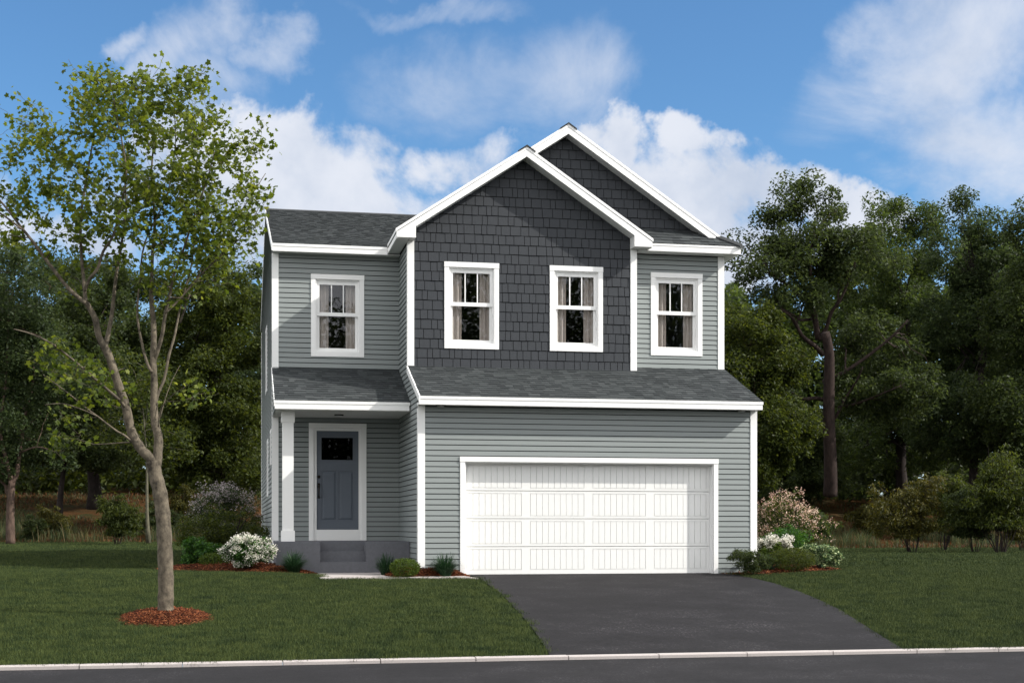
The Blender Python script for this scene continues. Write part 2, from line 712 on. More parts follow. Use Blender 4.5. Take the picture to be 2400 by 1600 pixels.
# kerb: concrete lengths laid end to end, with open joints
kerb = bpy.data.objects.new('kerb', None)
COL.objects.link(kerb)
kerb['kind'] = 'structure'
kw = 1.1
k0 = .47
kme = None
for i in range(-28, 30):
    x = k0 + i * kw
    if kme is None:
        q = MB()
        n = 5
        prof = [(0, -.15), (0, -.012), (.012, 0), (.13, 0), (.13, -.15)]
        q.prism(prof, lambda a, z: (.006, a, z), lambda a, z: (kw - .006, a, z))
        o = q.build('kerb_stone', M['concrete'], kerb)
        fix_normals(o)
        kme = o.data
    else:
        o = bpy.data.objects.new('kerb_stone', kme)
        link(o, kerb)
    o.location = (x, KY - .13, -.598 + random.uniform(-.002, .002))

# front walk
mb = MB()
zw = lambda x, y: gz(x, min(y, 0)) + .02
for quad in ([(-1.83, 1.2), (-.42, 1.2), (-.42, -.66), (-1.86, -.60)], [(-.415, -.38), (.8, -.34), (1.0, -.75), (-.415, -.66)]):
    n0 = len(mb.v)
    mb.v += [(x, y, zw(x, y)) for x, y in quad] + [(x, y, zw(x, y) - .1) for x, y in quad]
    mb.f += [tuple(n0 + i for i in (3, 2, 1, 0))] + [(n0 + i, n0 + (i + 1) % 4, n0 + 4 + (i + 1) % 4, n0 + 4 + i) for i in range(4)]
o = mb.build('front_walk', M['concrete'], None, False, 'structure')
fix_normals(o)

# ------------------------------------------------------------------ the house
W = 6.607
XL = -2.592
YB = 3.128          # left bay wall
YG = 1.608          # upper front gable wall
YR = 1.87           # upper right wall
YK = 2.1            # rear gable wall
YE = 14.7
GX = 4.644
house = thing('house', 'two storey grey clapboard house with charcoal shingled gables and white double garage door', 'house')

GAR = (.868, 5.743, -.3, 2.12)
WIN_L = (-1.823, -.737, 4.397, 6.085)
WIN_1 = (.714, 1.812, 4.434, 6.148)
WIN_2 = (2.852, 3.952, 4.434, 6.148)
WIN_R = (5.044, 6.150, 4.429, 6.132)
DOOR = (-1.868, -.686, .60, 3.03)
gslope = .6667
g_top = lambda x: 6.69 + gslope * (x + .28) if x < 2.3125 else 6.69 + gslope * (4.905 - x)    # front gable roof surface
k_top = lambda x: 6.69 + gslope * (x + .28) if x < 3.29 else 6.69 + gslope * (6.86 - x)       # rear gable roof surface
garage_roof = lambda y: 3.309 + .395 * (y + .3)
porch_roof = lambda y: 3.31 + .425 * (y - 1.15)
main_roof = lambda y: 6.62 + .3328 * (min(y, 17.8 - y) - 2.83)


def shrink(h, d):
    return (h[0] + d, h[1] - d, h[2] + d, h[3] - d)


def core(name, place, rect, holes=(), planes=(), th=.12, m=None):
    mb = MB()
    for r in rect_minus(rect, holes):
        poly = clip_all([(r[0], r[2]), (r[1], r[2]), (r[1], r[3]), (r[0], r[3])], planes)
        if poly:
            mb.prism(poly, lambda a, z: place(a, z, -.003), lambda a, z: place(a, z, -.003 - th))
    o = mb.build(name, m or M['core'], house)
    fix_normals(o)
    return o


# garage front
w = core('garage_wall', FRONT(0), (0, W, -.1, 3.17), [GAR])
siding(w, FRONT(0), (.1, W - .1, -.09, 3.15), [(.80, 5.81, -.3, 2.19)])
# wall at the left of the garage, seen in the recess
pl = [(-.395, 1, garage_roof(0) - .16)]
w = core('recess_wall', LEFT(0), (.0, 1.74, -.1, 4.2), (), pl)
siding(w, LEFT(0), (.09, 1.72, -.09, 4.2), (), [(-.395, 1, garage_roof(0) - .06)])
w = core('recess_wall', LEFT(0), (1.74, 3.25, -.1, 6.5))
siding(w, LEFT(0), (1.70, YB - .015, -.09, 6.49), (), [(-.395, 1, garage_roof(0) - .06), ] if False else ())
# left bay
w = core('left_bay_wall', FRONT(YB), (XL, 0, -.1, 6.5), [shrink(WIN_L, .085), (DOOR[0] + .09, DOOR[1] - .09, .5, DOOR[3] - .08)])
siding(w, FRONT(YB), (XL + .09, -.002, 4.05, 6.49), [shrink(WIN_L, .05)])
siding(w, FRONT(YB), (XL + .09, -.002, .62, 3.15), [shrink((DOOR[0], DOOR[1], .3, DOOR[3]), .05)])
# upper right wall
w = core('right_bay_wall', FRONT(YR), (GX - .1, W, 4.0, 6.52), [shrink(WIN_R, .085)])
siding(w, FRONT(YR), (GX - .02, W - .09, 4.0, 6.5), [shrink(WIN_R, .05)])
core('right_side_wall', RIGHT(W), (YR + .001, YE, -.1, 6.5), m=M['siding'])
core('right_side_wall', RIGHT(W), (.125, YR, -.1, 4.2), (), [(-.395, 1, garage_roof(0) - .1)], m=M['siding'])
core('rear_wall', lambda a, z, t: (a, YE + t, z), (XL, W, -.1, 6.5), m=M['siding'])
# long left side under the main gable, and the porch's own little gable
pl = [(-.3328, 1, main_roof(2.83) - .3328 * 2.83 - .11), (.3328, 1, main_roof(2.83) + .3328 * (17.8 - 2.83) - .11)]
WS = [(3.75, 4.45, 2.2, 2.95), (6.5, 7.5, 1.6, 2.9), (7.7, 8.8, 4.1, 5.65)]
w = core('left_side_wall', LEFT(XL), (YB, YE, -.1, 8.7), [shrink(h, .085) for h in WS], pl)
siding(w, LEFT(XL), (YB + .09, YE - .1, -.05, 8.6), [shrink(h, .05) for h in WS], pl, joined=True)
pp = [(-.425, 1, porch_roof(0) - .05)]
w = core('porch_gable_wall', LEFT(XL), (1.2, YB, 3.15, 4.2), (), [(-.425, 1, porch_roof(0) - .07)], .06)
siding(w, LEFT(XL), (1.19, YB, 3.15, 4.2), (), pp, joined=True)

MB().box(XL + .2, -.001, YB + .15, 14.5, 6.43, 6.46).build('ceiling', M['dark'], house)
MB().box(.15, W - .2, 2.3, 14.5, 6.43, 6.46).build('ceiling', M['dark'], house)
MB().box(.15, GX - .15, 1.75, 2.299, 6.43, 6.46).build('ceiling', M['dark'], house)
MB().box(XL + .2, W - .2, YB + .2, 14.5, 3.55, 3.6).build('upper_floor', M['dark'], house)
MB().box(.15, W - .2, 1.75, YB + .199, 3.55, 3.6).build('upper_floor', M['dark'], house)
MB().box(XL + .2, W - .2, 6.5, 6.6, 3.61, 6.42).build('partition', M['dark'], house)

# dark cedar-look shingles, laid in courses
SH = .1905
shake_parts = [0]


def shakes(parent, y0, rect, holes, planes, z_ref, budget):
    a0, a1, z0, z1 = rect
    rest = MB()
    k = math.floor((z0 - z_ref) / SH)
    rr = random.Random(int(y0 * 100))
    place = FRONT(y0)
    while z_ref + k * SH < z1:
        zb = z_ref + k * SH
        zt = zb + SH - .0125  # slot to the dark backing imitates the shadow line under each course
        k += 1
        a = a0 - rr.uniform(0, .15)
        lastw = 0
        while a < a1:
            wd = rr.choice([.105, .13, .15, .165, .185, .205, .215])
            if abs(wd - lastw) < .01:
                wd = rr.choice([.12, .17, .2])
            lastw = wd
            x0, x1 = max(a, a0), min(a + wd - .0115, a1)
            a += wd
            if x1 - x0 < .02:
                continue
            dz = rr.uniform(-.003, .003)
            for r in rect_minus((x0, x1, max(zb + dz, z0), min(zt + dz, z1)), holes):
                poly = clip_all([(r[0], r[2]), (r[1], r[2]), (r[1], r[3]), (r[0], r[3])], planes)
                if not poly:
                    continue
                th = .020 + rr.uniform(-.003, .003)
                fr = lambda x, z, zb=zb, th=th: place(x, z, th - .010 * (z - zb) / SH)
                bk = lambda x, z: place(x, z, -.001)
                full = len(poly) == 4 and (r[1] - r[0]) > .1 and (r[3] - r[2]) > .15
                if full and shake_parts[0] < budget:
                    shake_parts[0] += 1
                    MB().prism(poly, bk, fr).build('shingle', M['shake'], parent)
                else:
                    rest.prism(poly, bk, fr)
    if rest.v:
        rest.build('shingles', M['shake'], parent, kind='stuff')


pg = [(-gslope, 1, 6.69 + gslope * .28 - .17), (gslope, 1, 6.69 + gslope * 4.905 - .17)]
w = core('front_gable_wall', FRONT(YG), (0, GX, 3.9, 8.4), [shrink(WIN_1, .085), shrink(WIN_2, .085)], pg, m=M['core'])
shakes(w, YG, (.1, GX - .1, 4.0, 8.4), [shrink(WIN_1, .05), shrink(WIN_2, .05)], pg, 4.241, 300)
pk = [(-gslope, 1, 6.69 + gslope * .28 - .17), (gslope, 1, 6.69 + gslope * 6.86 - .17)]
w = core('rear_gable_wall', FRONT(YK), (.3, W + .1, 6.45, 9.0), (), pk, m=M['core'])
shakes(w, YK, (1.8, W + .1, 6.6, 9.0), (), pk, 4.241 + 3 * SH, 0)


# corner boards
def boards(name, lst, m=None, parent=None):
    for bx in lst:
        MB().box(*bx).build(name, m or M['trim'], parent or house)


boards('corner_board', [
    (-.022, .112, -.026, .004, -.08, 3.16), (-.0215, .004, .0045, .11, -.08, 3.1),
    (W - .115, W + .02, -.026, .004, -.08, 3.16), (W + .003, W + .0195, .0045, .11, -.08, 3.16),
    (-.022, .112, YG - .028, YG + .003, 4.075, 6.53), (-.0215, .004, YG + .0035, YG + .1, 4.1, 6.53),
    (GX - .112, GX + .022, YG - .028, YG + .003, 4.07, 6.53), (GX - .002, GX + .0215, YG + .0035, YR - .02, 4.08, 6.5),
    (XL - .022, XL + .112, YB - .026, YB + .003, 4.11, 6.48), (XL - .0215, XL + .004, YB + .0035, YB + .1, -.05, 6.48),
    (XL - .022, XL + .112, YB - .026, YB + .003, -.05, 3.14),
    (W - .115, W + .02, YR - .026, YR + .003, 4.13, 6.5), (W + .003, W + .0195, YR + .0035, YR + .1, 4.1, 6.5),
    (XL - .0215, XL + .004, YE - .1, YE + .02, -.05, 6.4),
])


# roof planes
def slab(name, quad_top, th=.09, m=None):
    """roof deck: four corners of its upper face, solid downwards"""
    mb = MB()
    n = len(quad_top)
    mb.v = [tuple(p) for p in quad_top] + [(p[0], p[1], p[2] - th) for p in quad_top]
    mb.f = [tuple(range(n)), tuple(range(n, 2 * n))[::-1]] + [(i, n + i, n + (i + 1) % n, (i + 1) % n) for i in range(n)]
    o = mb.build(name, m or M['roofslab'], house)
    fix_normals(o)
    return o


def shingle_courses(parent, org, du, dv, nrm, L, H, planes=(), expo=.142, seed=1):
    """laminated shingles on a slope: tabs of mixed width and height, each its own piece"""
    rr = random.Random(seed)
    org, du, dv, nrm = Vector(org), Vector(du), Vector(dv), Vector(nrm)
    mb = MB()
    b = 0
    row = 0
    while b < H:
        a = -rr.uniform(0, .3)
        up = rr.random() < .5
        while a < L:
            wd = rr.uniform(.10, .26) if up else rr.uniform(.08, .24)
            poly = clip_all([(max(a, 0), b), (min(a + wd, L), b), (min(a + wd, L), min(b + expo - .001, H)), (max(a, 0), min(b + expo - .001, H))] if min(a + wd, L) > max(a, 0) + .01 else [], planes)
            if poly:
                th = (.016 if up else .011) + rr.uniform(0, .002)
                place = lambda x, y, t, b=b: tuple(org + du * x + dv * y + nrm * (t * (1 - .75 * (y - b) / expo) + .001))
                mb.prism(poly, lambda x, y: tuple(org + du * x + dv * y + nrm * .0005), lambda x, y: place(x, y, th))
            a += wd
            up = not up
        b += expo
        row += 1
    return mb.build('roof_shingles', M['roof'], parent, kind='stuff')


def slope_frame(s):
    c = 1 / math.sqrt(1 + s * s)
    return (0, c, c * s), (0, -s * c, c), math.sqrt(1 + s * s)


# garage roof
r = slab('garage_roof', [(-.012, -.268, garage_roof(-.268)), (W + .022, -.268, garage_roof(-.268)), (W + .022, YR, garage_roof(YR)), (-.012, YR, garage_roof(YR))])
dv, nr, k = slope_frame(.395)
shingle_courses(r, (-.02, -.303, garage_roof(-.303)), (1, 0, 0), dv, nr, W + .05, 2.2 * k, [], seed=3)
# porch roof
r = slab('porch_roof', [(XL - .02, 1.182, porch_roof(1.182)), (-.02, 1.182, porch_roof(1.182)), (-.02, YB, porch_roof(YB)), (XL - .02, YB, porch_roof(YB))])
dv, nr, k = slope_frame(.425)
shingle_courses(r, (XL - .028, 1.147, porch_roof(1.147)), (1, 0, 0), dv, nr, -XL + .008, (YB - 1.138) * k, [], seed=4)
# main roof
r = slab('main_roof', [(XL - .02, 2.862, main_roof(2.862)), (-.38, 2.862, main_roof(2.862)), (2.7, 8.9, 8.64), (XL - .02, 8.9, 8.64)])
dv, nr, k = slope_frame(.3328)
shingle_courses(r, (XL - .03, 2.827, main_roof(2.827)), (1, 0, 0), dv, nr, 5.6, 6.11 * k, [(1, -(3.1 / 6.4), 2.29)], expo=.142, seed=5)
slab('main_roof', [(XL - .02, 8.9, 8.64), (6.0, 8.9, 8.64), (6.0, 15.0, main_roof(15)), (XL - .02, 15.0, main_roof(15))])
MB().prism([(8.75, main_roof(8.75) + .025), (8.9, 8.675), (9.05, main_roof(9.05) + .025), (9.05, main_roof(9.05) - .02), (8.9, 8.62), (8.75, main_roof(8.75) - .02)],
           lambda y, z: (XL - .035, y, z), lambda y, z: (2.6, y, z)).build('ridge_cap', M['roofslab'], house)
# gable roofs (their slopes face away from the street)
slab('front_gable_roof', [(-.28, 1.281, g_top(-.28)), (-.28, 15, g_top(-.28)), (2.3125, 15, g_top(2.3125)), (2.3125, 1.281, g_top(2.3125))])
slab('front_gable_roof', [(2.3125, 1.281, g_top(2.3125)), (2.3125, 2.3, g_top(2.3125)), (4.905, 2.3, 6.69), (4.905, 1.281, 6.69)])
slab('rear_gable_roof', [(2.31, 1.831, k_top(2.31)), (2.31, 15, k_top(2.31)), (3.29, 15, k_top(3.29)), (3.29, 1.831, k_top(3.29))])
slab('rear_gable_roof', [(3.29, 1.831, k_top(3.29)), (3.29, 15, k_top(3.29)), (6.86, 15, 6.69), (6.86, 1.831, 6.69)])
# skirt of roof under the rear gable, hipped at its outer end
r = slab('skirt_roof', [(4.6, 1.532, 6.686), (6.84, 1.532, 6.686), (6.45, 1.925, 6.945), (6.45, YK + .05, 7.08), (4.6, YK + .05, 7.08)], .06)
dv, nr, k = slope_frame(.667)
shingle_courses(r, (4.75, 1.488, 6.66), (1, 0, 0), dv, nr, 2.13, .64 * k, [(1, 1 / k, 2.15)], expo=.15, seed=6)
MB().prism([(-.09, -.03), (0, .03), (.09, -.03), (.09, -.06), (-.09, -.06)],
           lambda a, z: (6.875 + a * .7, 1.48 + a * .7, 6.69 + z), lambda a, z: (6.42 + a * .7, 1.935 + a * .7, 6.985 + z)).build('hip_cap', M['roofslab'], house)
for (xr, y0, y1, z0) in ((2.3125, 1.225, 2.5, g_top(2.3125)), (3.29, 1.775, 14, k_top(3.29))):
    MB().prism([(-.17, -.17 * gslope + .028), (0, .03), (.17, -.17 * gslope + .028), (.17, -.17 * gslope - .0), (0, .0), (-.17, -.17 * gslope)],
               lambda a, z: (xr + a, y0, z0 + z), lambda a, z: (xr + a, y1, z0 + z)).build('ridge_cap', M['roofslab'], house)


# eaves: lower fascia, and the deeper drip board standing proud above it
def eave(x0, x1, y, zb, zt, lip=.009):
    MB().box(x0 + .012, x1 - .012, y, y + .03, zb, zt - .0525).build('fascia', M['trim'], house)
    MB().box(x0, x1, y - lip, y + .03, zt - .052, zt + .002).build('drip_edge', M['trim'], house)


eave(-.035, W + .04, -.3, 3.155, 3.307)
eave(XL - .03, -.022, 1.15, 3.15, 3.308)
eave(XL - .03, -.27, 2.83, 6.475, 6.628)
eave(4.86, 6.872, 1.5, 6.505, 6.668)
# left-facing eave of the front gable, running back to the left bay
MB().box(-.277, -.247, 1.28, 2.83, 6.505, 6.63).build('fascia', M['trim'], house)
MB().box(-.285, -.247, 1.28, 2.82, 6.633, 6.69).build('drip_edge', M['trim'], house)
MB().box(4.86, 4.89, 1.28, 1.498, 6.52, 6.63).build('fascia', M['trim'], house)
MB().box(6.83, 6.862, 1.531, 15, 6.51, 6.63).build('fascia', M['trim'], house)
# soffits
for bx in ((-.02, W + .02, -.272, -.004, 3.158, 3.172), (XL + .0, -.016, 1.18, YB - .03, 3.138, 3.152), (XL + .0, -.02, 2.86, YB - .004, 6.48, 6.495),
           (-.245, -.024, 1.285, YB - .003, 6.517, 6.53), (4.7, 6.83, 1.53, YR - .004, 6.512, 6.525), (W + .02, 6.829, YR, 15, 6.513, 6.526), (.0, .1, 1.285, YG - .03, 6.535, 6.55), (GX - .1, 4.858, 1.285, YR - .03, 6.535, 6.55)):
    MB().box(*bx).build('soffit', M['soffit'], house)
# garage roof's left rake and the main and porch rakes on the far-left gable
for (x0, x1, f, ya, yb, dp) in ((-.038, -.0135, garage_roof, -.31, YG - .02, .12), (XL - .034, XL - .0205, porch_roof, 1.14, YB - .02, .11), (XL - .036, XL - .0205, main_roof, 2.82, 8.9, .13), (XL - .036, XL - .0205, main_roof, 8.9, 15, .13)):
    MB().prism([(ya, f(ya) - dp), (yb, f(yb) - dp), (yb, f(yb) + .012), (ya, f(ya) + .012)],
               lambda y, z: (x0, y, z), lambda y, z: (x1, y, z)).build('rake_board', M['trim'], house)
MB().box(-.036, -.0135, -.305, -.02, 3.155, 3.2).build('rake_end', M['trim'], house)


# gable rakes
def gable_trim(top, xa, xp, xb, y, ret_l, ret_r, zret, ylen, wall_y):
    """fascia of a gable, xa and xb its eave ends, xp the peak"""
    D = .197
    za = top(xa)
    zp = top(xp)
    lip = .058
    for side, xe in ((0, xa), (1, xb)):
        ret = (ret_l, ret_r)[side]
        sgn = 1 if side == 0 else -1
        ze = top(xe)
        if ret:
            xi = xe + sgn * ret
            poly = [(xe + sgn * .01, ze - lip), (xe + sgn * .01, zret), (xi, zret), (xi, top(xi) - D), (xp, zp - D), (xp, zp - lip)]
        else:
            poly = [(xe, ze - lip), (xe, ze - D), (xp, zp - D), (xp, zp - lip)]
        o = MB().prism(poly, lambda x, z: (x, y, z), lambda x, z: (x, y + .03, z)).build('rake_fascia', M['trim'], house)
        fix_normals(o)
        poly = [(xe - sgn * .008, ze - lip + .003), (xp, zp - lip + .003), (xp, zp + .006), (xe - sgn * .008, ze + .006)]
        o = MB().prism(poly, lambda x, z: (x, y - .007, z), lambda x, z: (x, y + .03, z)).build('rake_drip_edge', M['trim'], house)
        fix_normals(o)
        # sloping soffit behind
        xs = xe + sgn * (ret or 0)
        poly = [(xs, top(xs) - D + .004), (xp, zp - D + .004), (xp, zp - D + .02), (xs, top(xs) - D + .02)]
        o = MB().prism(poly, lambda x, z: (x, y + .031, z), lambda x, z: (x, wall_y - .001, z)).build('soffit', M['soffit'], house)
        fix_normals(o)
        if ret:
            MB().box(min(xi, xi - sgn * .02), max(xi, xi - sgn * .02), y + .031, wall_y - .03, zret, top(xi) - D).build('return_end', M['trim'], house)


gable_trim(g_top, -.28, 2.3125, 4.905, 1.25, .385, .385, 6.53, 0, YG)
gable_trim(k_top, 2.0, 3.29, 6.54, 1.8, 0, 0, 0, 0, YK)


# ---- windows
def window(x0, x1, z0, z1, y, curtains=True):
    w = part('window', house)
    c = .095
    H = z1 - z0
    T = lambda *a, name='casing': MB().box(*a).build(name, M['trim'], w)
    T(x0 - .004, x1 + .004, y - .036, y + .01, z1 - .1, z1)
    T(x0, x0 + c, y - .03, y + .01, z0, z1 - .102)
    T(x1 - c, x1, y - .03, y + .01, z0, z1 - .102)
    T(x0 + c + .001, x1 - c - .001, y - .03, y + .01, z0, z0 + .105, name='sill')
    a0, a1, b0, b1 = x0 + c, x1 - c, z0 + .105, z1 - .1
    # jamb liner
    mb = MB()
    mb.box(a0 - .012, a0 + .03, y + .0105, y + .13, b0, b1)
    mb.box(a1 - .03, a1 + .012, y + .0105, y + .13, b0, b1)
    mb.box(a0 + .0305, a1 - .0305, y + .0105, y + .13, b1 - .035, b1)
    mb.box(a0 + .0305, a1 - .0305, y + .0105, y + .13, b0, b0 + .02)
    mb.build('window_frame', M['trim'], w)
    zm = b0 + (b1 - b0) * .515
    g0, g1 = a0 + .082, a1 - .082
    for (ys, za, zb, rb, rt) in ((y + .03, zm - .03, b1 - .0355, .075, .07), (y + .07, b0 + .0205, zm + .028, .06, .05)):
        mb = MB()
        mb.box(a0 + .0306, g0, ys, ys + .035, za, zb)
        mb.box(g1, a1 - .0306, ys, ys + .035, za, zb)
        mb.box(g0, g1, ys + .0004, ys + .0346, zb - rt, zb)
        mb.box(g0, g1, ys + .0004, ys + .0346, za, za + rb)
        mb.build('sash', M['trim'], w)
        MB().box(g0, g1, ys + .016, ys + .02, za + rb, zb - rt).build('pane', M['glass'], w)
        if ys == y + .03:
            gw = (g1 - g0)
            for q in (1, 2):
                xm = g0 + gw * q / 3
                MB().box(xm - .011, xm + .011, ys + .004, ys + .0155, za + rb, zb - rt).build('muntin', M['trim'], w)
    if curtains:
        for (ca, cb) in ((a0 - .02, a0 + .27), (a1 - .27, a1 + .02)):
            mb = MB()
            n = 40
            for i in range(n + 1):
                t = i / n
                xx = ca + (cb - ca) * t
                dd = .03 * math.sin(t * 2 * math.pi * 3.2 + ca * 3) + .008 * math.sin(t * 17)
                mb.v += [(xx, y + .155 + dd, b0 - .3), (xx + .01 * math.sin(t * 9), y + .155 + dd * .7, b1 + .1)]
            for i in range(n):
                mb.f.append((2 * i, 2 * i + 2, 2 * i + 3, 2 * i + 1))
            mb.build('curtain', M['curtain'], w, True)
    return w


window(*WIN_L, YB)
window(*WIN_1, YG)
window(*WIN_2, YG)
window(*WIN_R, YR)
for (a0, a1, b0, b1) in WS:
    w = part('side_window', house)
    for bx in ((XL - .03, XL + .01, a0, a1, b1 - .095, b1), (XL - .03, XL + .01, a0, a1, b0, b0 + .095), (XL - .03, XL + .01, a0, a0 + .095, b0 + .0955, b1 - .0955), (XL - .03, XL + .01, a1 - .095, a1, b0 + .0955, b1 - .0955)):
        MB().box(*bx).build('casing', M['trim'], w)
    MB().box(XL + .03, XL + .034, a0 + .08, a1 - .08, b0 + .08, b1 - .08).build('pane', M['glass'], w)

# ---- garage door: four sections, each with four groups of upright boards
gd = part('garage_door', house)
YD = .168
gx0, gx1 = GAR[0], GAR[1]
mb = MB()
mb.box(gx0 + .0005, gx0 + .02, .012, YD + .05, 0, 2.12)
mb.box(gx1 - .02, gx1 - .0005, .012, YD + .05, 0, 2.12)
mb.box(gx0 + .0205, gx1 - .0205, .012, YD + .05, 2.10, 2.12)
mb.build('door_stop', M['trim'], gd)
T = lambda *a: MB().box(*a).build('garage_casing', M['trim'], gd)
T(gx0 - .1, gx1 + .096, -.034, .0115, 2.12, 2.216)
T(gx0 - .094, gx0, -.028, .0115, -.02, 2.118)
T(gx1, gx1 + .09, -.028, .0115, -.02, 2.118)
sec = 2.112 / 4
for s_ in range(4):
    zb = .004 + s_ * sec
    zt = zb + sec - .006
    mb = MB()
    mb.box(gx0 + .021, gx1 - .021, YD + .016, YD + .04, zb, zt)
    gw, gap, m0 = 1.058, .166, .058
    gb, gt = zb + (.085 if s_ == 0 else .048), zt - .045
    # face skin between the groups
    xs = [gx0 + .021]
    for g_ in range(4):
        a0 = gx0 + m0 + g_ * (gw + gap)
        xs += [a0, a0 + gw]
    xs.append(gx1 - .021)
    for i in range(0, len(xs), 2):
        if xs[i + 1] - xs[i] > .004:
            mb.box(xs[i], xs[i + 1], YD, YD + .0162, zb + .004, zt - .004)
    for g_ in range(4):
        a0 = gx0 + m0 + g_ * (gw + gap)
        mb.box(a0, a0 + gw, YD, YD + .0162, zb + .004, gb)
        mb.box(a0, a0 + gw, YD, YD + .0162, gt, zt - .004)
    mb.build('door_section', M['garage'], gd)
    for g_ in range(4):
        a0 = gx0 + m0 + g_ * (gw + gap)
        pw = (gw - .012) / 9
        for p_ in range(9):
            q0 = a0 + .006 + p_ * pw
            MB().box(q0 + .0036, q0 + pw - .0036, YD + .0012, YD + .0165, gb + .009, gt - .009).build('plank', M['garage'], gd)

# ---- front door
fd = part('front_door', house)
dx0, dx1, dz0, dz1 = DOOR[0], DOOR[1], .62, DOOR[3]
T = lambda *a, name='door_casing', m=None: MB().box(*a).build(name, m or M['trim'], fd)
T(dx0, dx1, YB - .036, YB + .01, dz1 - .1, dz1)
T(dx0 + .002, dx0 + .097, YB - .03, YB + .01, dz0, dz1 - .102)
T(dx1 - .097, dx1 - .002, YB - .03, YB + .01, dz0, dz1 - .102)
T(dx0 + .098, dx0 + .16, YB + .002, YB + .1, dz0, dz1 - .102, name='door_jamb')
T(dx1 - .16, dx1 - .098, YB + .002, YB + .1, dz0, dz1 - .102, name='door_jamb')
T(dx0 + .1605, dx1 - .1605, YB + .003, YB + .1, dz1 - .155, dz1 - .102, name='door_jamb')
T(dx0 + .1605, dx1 - .1605, YB - .004, YB + .1, dz0, .843, name='door_threshold')
px0, px1, pz0, pz1 = dx0 + .161, dx1 - .161, .844, 2.874
yd = YB + .035
mb = MB()
# leaf built round its light and two panels
lx0, lx1, lz0, lz1 = px0 + .1, px1 - .115, 2.28, 2.735
p1 = (px0 + .1, px0 + .41, 1.03, 2.05)
p2 = (px1 - .41, px1 - .1, 1.03, 2.05)
for r_ in rect_minus((px0, px1, pz0, pz1), [(lx0, lx1, lz0, lz1), p1, p2]):
    mb.box(r_[0], r_[1], yd, yd + .045, r_[2], r_[3])
mb.build('door_leaf', M['door'], fd)
for p_ in (p1, p2):
    mb = MB()
    mb.box(p_[0], p_[1], yd + .016, yd + .04, p_[2], p_[3])
    q = (p_[0] + .055, p_[1] - .055, p_[2] + .055, p_[3] - .055)
    v = [(p_[0] + .02, yd + .0155, p_[2] + .02), (p_[1] - .02, yd + .0155, p_[2] + .02), (p_[1] - .02, yd + .0155, p_[3] - .02), (p_[0] + .02, yd + .0155, p_[3] - .02),
         (q[0], yd + .004, q[2]), (q[1], yd + .004, q[2]), (q[1], yd + .004, q[3]), (q[0], yd + .004, q[3])]
    mb.add(v, [(4, 5, 6, 7), (0, 1, 5, 4), (1, 2, 6, 5), (2, 3, 7, 6), (3, 0, 4, 7)])
    mb.build('door_panel', M['door'], fd)
MB().box(lx0, lx1, yd + .02, yd + .026, lz0, lz1).build('door_glass', M['doorglass'], fd)
mb = MB()
mb.box(lx0 - .018, lx0 - .001, yd - .006, yd - .0005, lz0 - .018, lz1 + .018)
mb.box(lx1 + .001, lx1 + .018, yd - .006, yd - .0005, lz0 - .018, lz1 + .018)
mb.box(lx0 - .0008, lx1 + .0008, yd - .006, yd - .0005, lz1 + .001, lz1 + .018)
mb.box(lx0 - .0008, lx1 + .0008, yd - .006, yd - .0005, lz0 - .018, lz0 - .001)
mb.build('glass_bead', M['door'], fd)
hx = px0 + .045
mb = MB()
mb.tube([(hx, yd - .001, 1.93), (hx, yd - .022, 1.93)], [.032, .03], 14)
mb.build('deadbolt', M['metal'], fd, True)
mb = MB()
mb.box(hx - .024, hx + .024, yd - .012, yd - .0005, 1.7, 1.8)
mb.tube([(hx, yd - .01, 1.75), (hx, yd - .06, 1.745), (hx, yd - .07, 1.70), (hx, yd - .066, 1.6), (hx, yd - .05, 1.53), (hx, yd - .008, 1.515)], [.012, .013, .014, .013, .013, .016], 10)
mb.box(hx - .02, hx + .02, yd - .01, yd - .0005, 1.49, 1.54)
mb.build('door_handle', M['metal'], fd, True)

# ---- porch: slab with carved steps, post, lights
sx0, sx1 = -1.749, -.868
P0, P1 = -2.585, -.024
mb = MB()
top = .62
yf = 1.2
mb.box(P0, sx0, yf, YB - .03, -.1, top)
mb.box(sx1, P1, yf, YB - .03, -.1, top)
mb.box(sx0, sx1, 1.76, YB - .03, -.1, top)
porch = mb.build('porch_slab', M['porch'], house)
for (ya, yb, zt) in ((yf + .002, 1.48, .227), (1.481, 1.7595, .424)):
    MB().box(sx0 + .0005, sx1 - .0005, ya, 1.7595 if ya < 1.3 else yb, -.1 if ya < 1.3 else .228, zt).build('step', M['porch'], porch)
pc = part('porch_post', house)
cx0, cx1, cy0 = -2.472, -2.214, 1.59
MB().box(cx0, cx1, cy0, cy0 + .255, .621, .83).build('post_base', M['trim'], pc)
MB().box(cx0 + .022, cx1 - .022, cy0 + .022, cy0 + .233, .8305, 2.93).build('post_shaft', M['trim'], pc)
MB().box(cx0, cx1, cy0, cy0 + .255, 2.9305, 3.137).build('post_cap', M['trim'], pc)
for (x, y, z) in ((-1.317, 2.21, 3.1375), (.389, -.15, 3.1575), (6.26, -.15, 3.1575)):
    l = part('soffit_light', house)
    MB().tube([(x, y, z), (x, y, z - .022)], [.095, .09], 24).build('light_ring', M['metal'], l)
    MB().tube([(x, y, z - .0225), (x, y, z - .03)], [.07, .062], 24).build('light_lens', M['lampglass'], l)


# ------------------------------------------------------------------ plants
def frames(N):
    """random orthonormal frames, normals biased upwards"""
    n = RNG.normal(size=(N, 3))
    n[:, 2] = np.abs(n[:, 2]) + .55
    n /= np.linalg.norm(n, axis=1, keepdims=True)
    t = RNG.normal(size=(N, 3))
    t -= n * (t * n).sum(1, keepdims=True)
    t /= np.linalg.norm(t, axis=1, keepdims=True)
    b = np.cross(n, t)
    return t, b, n


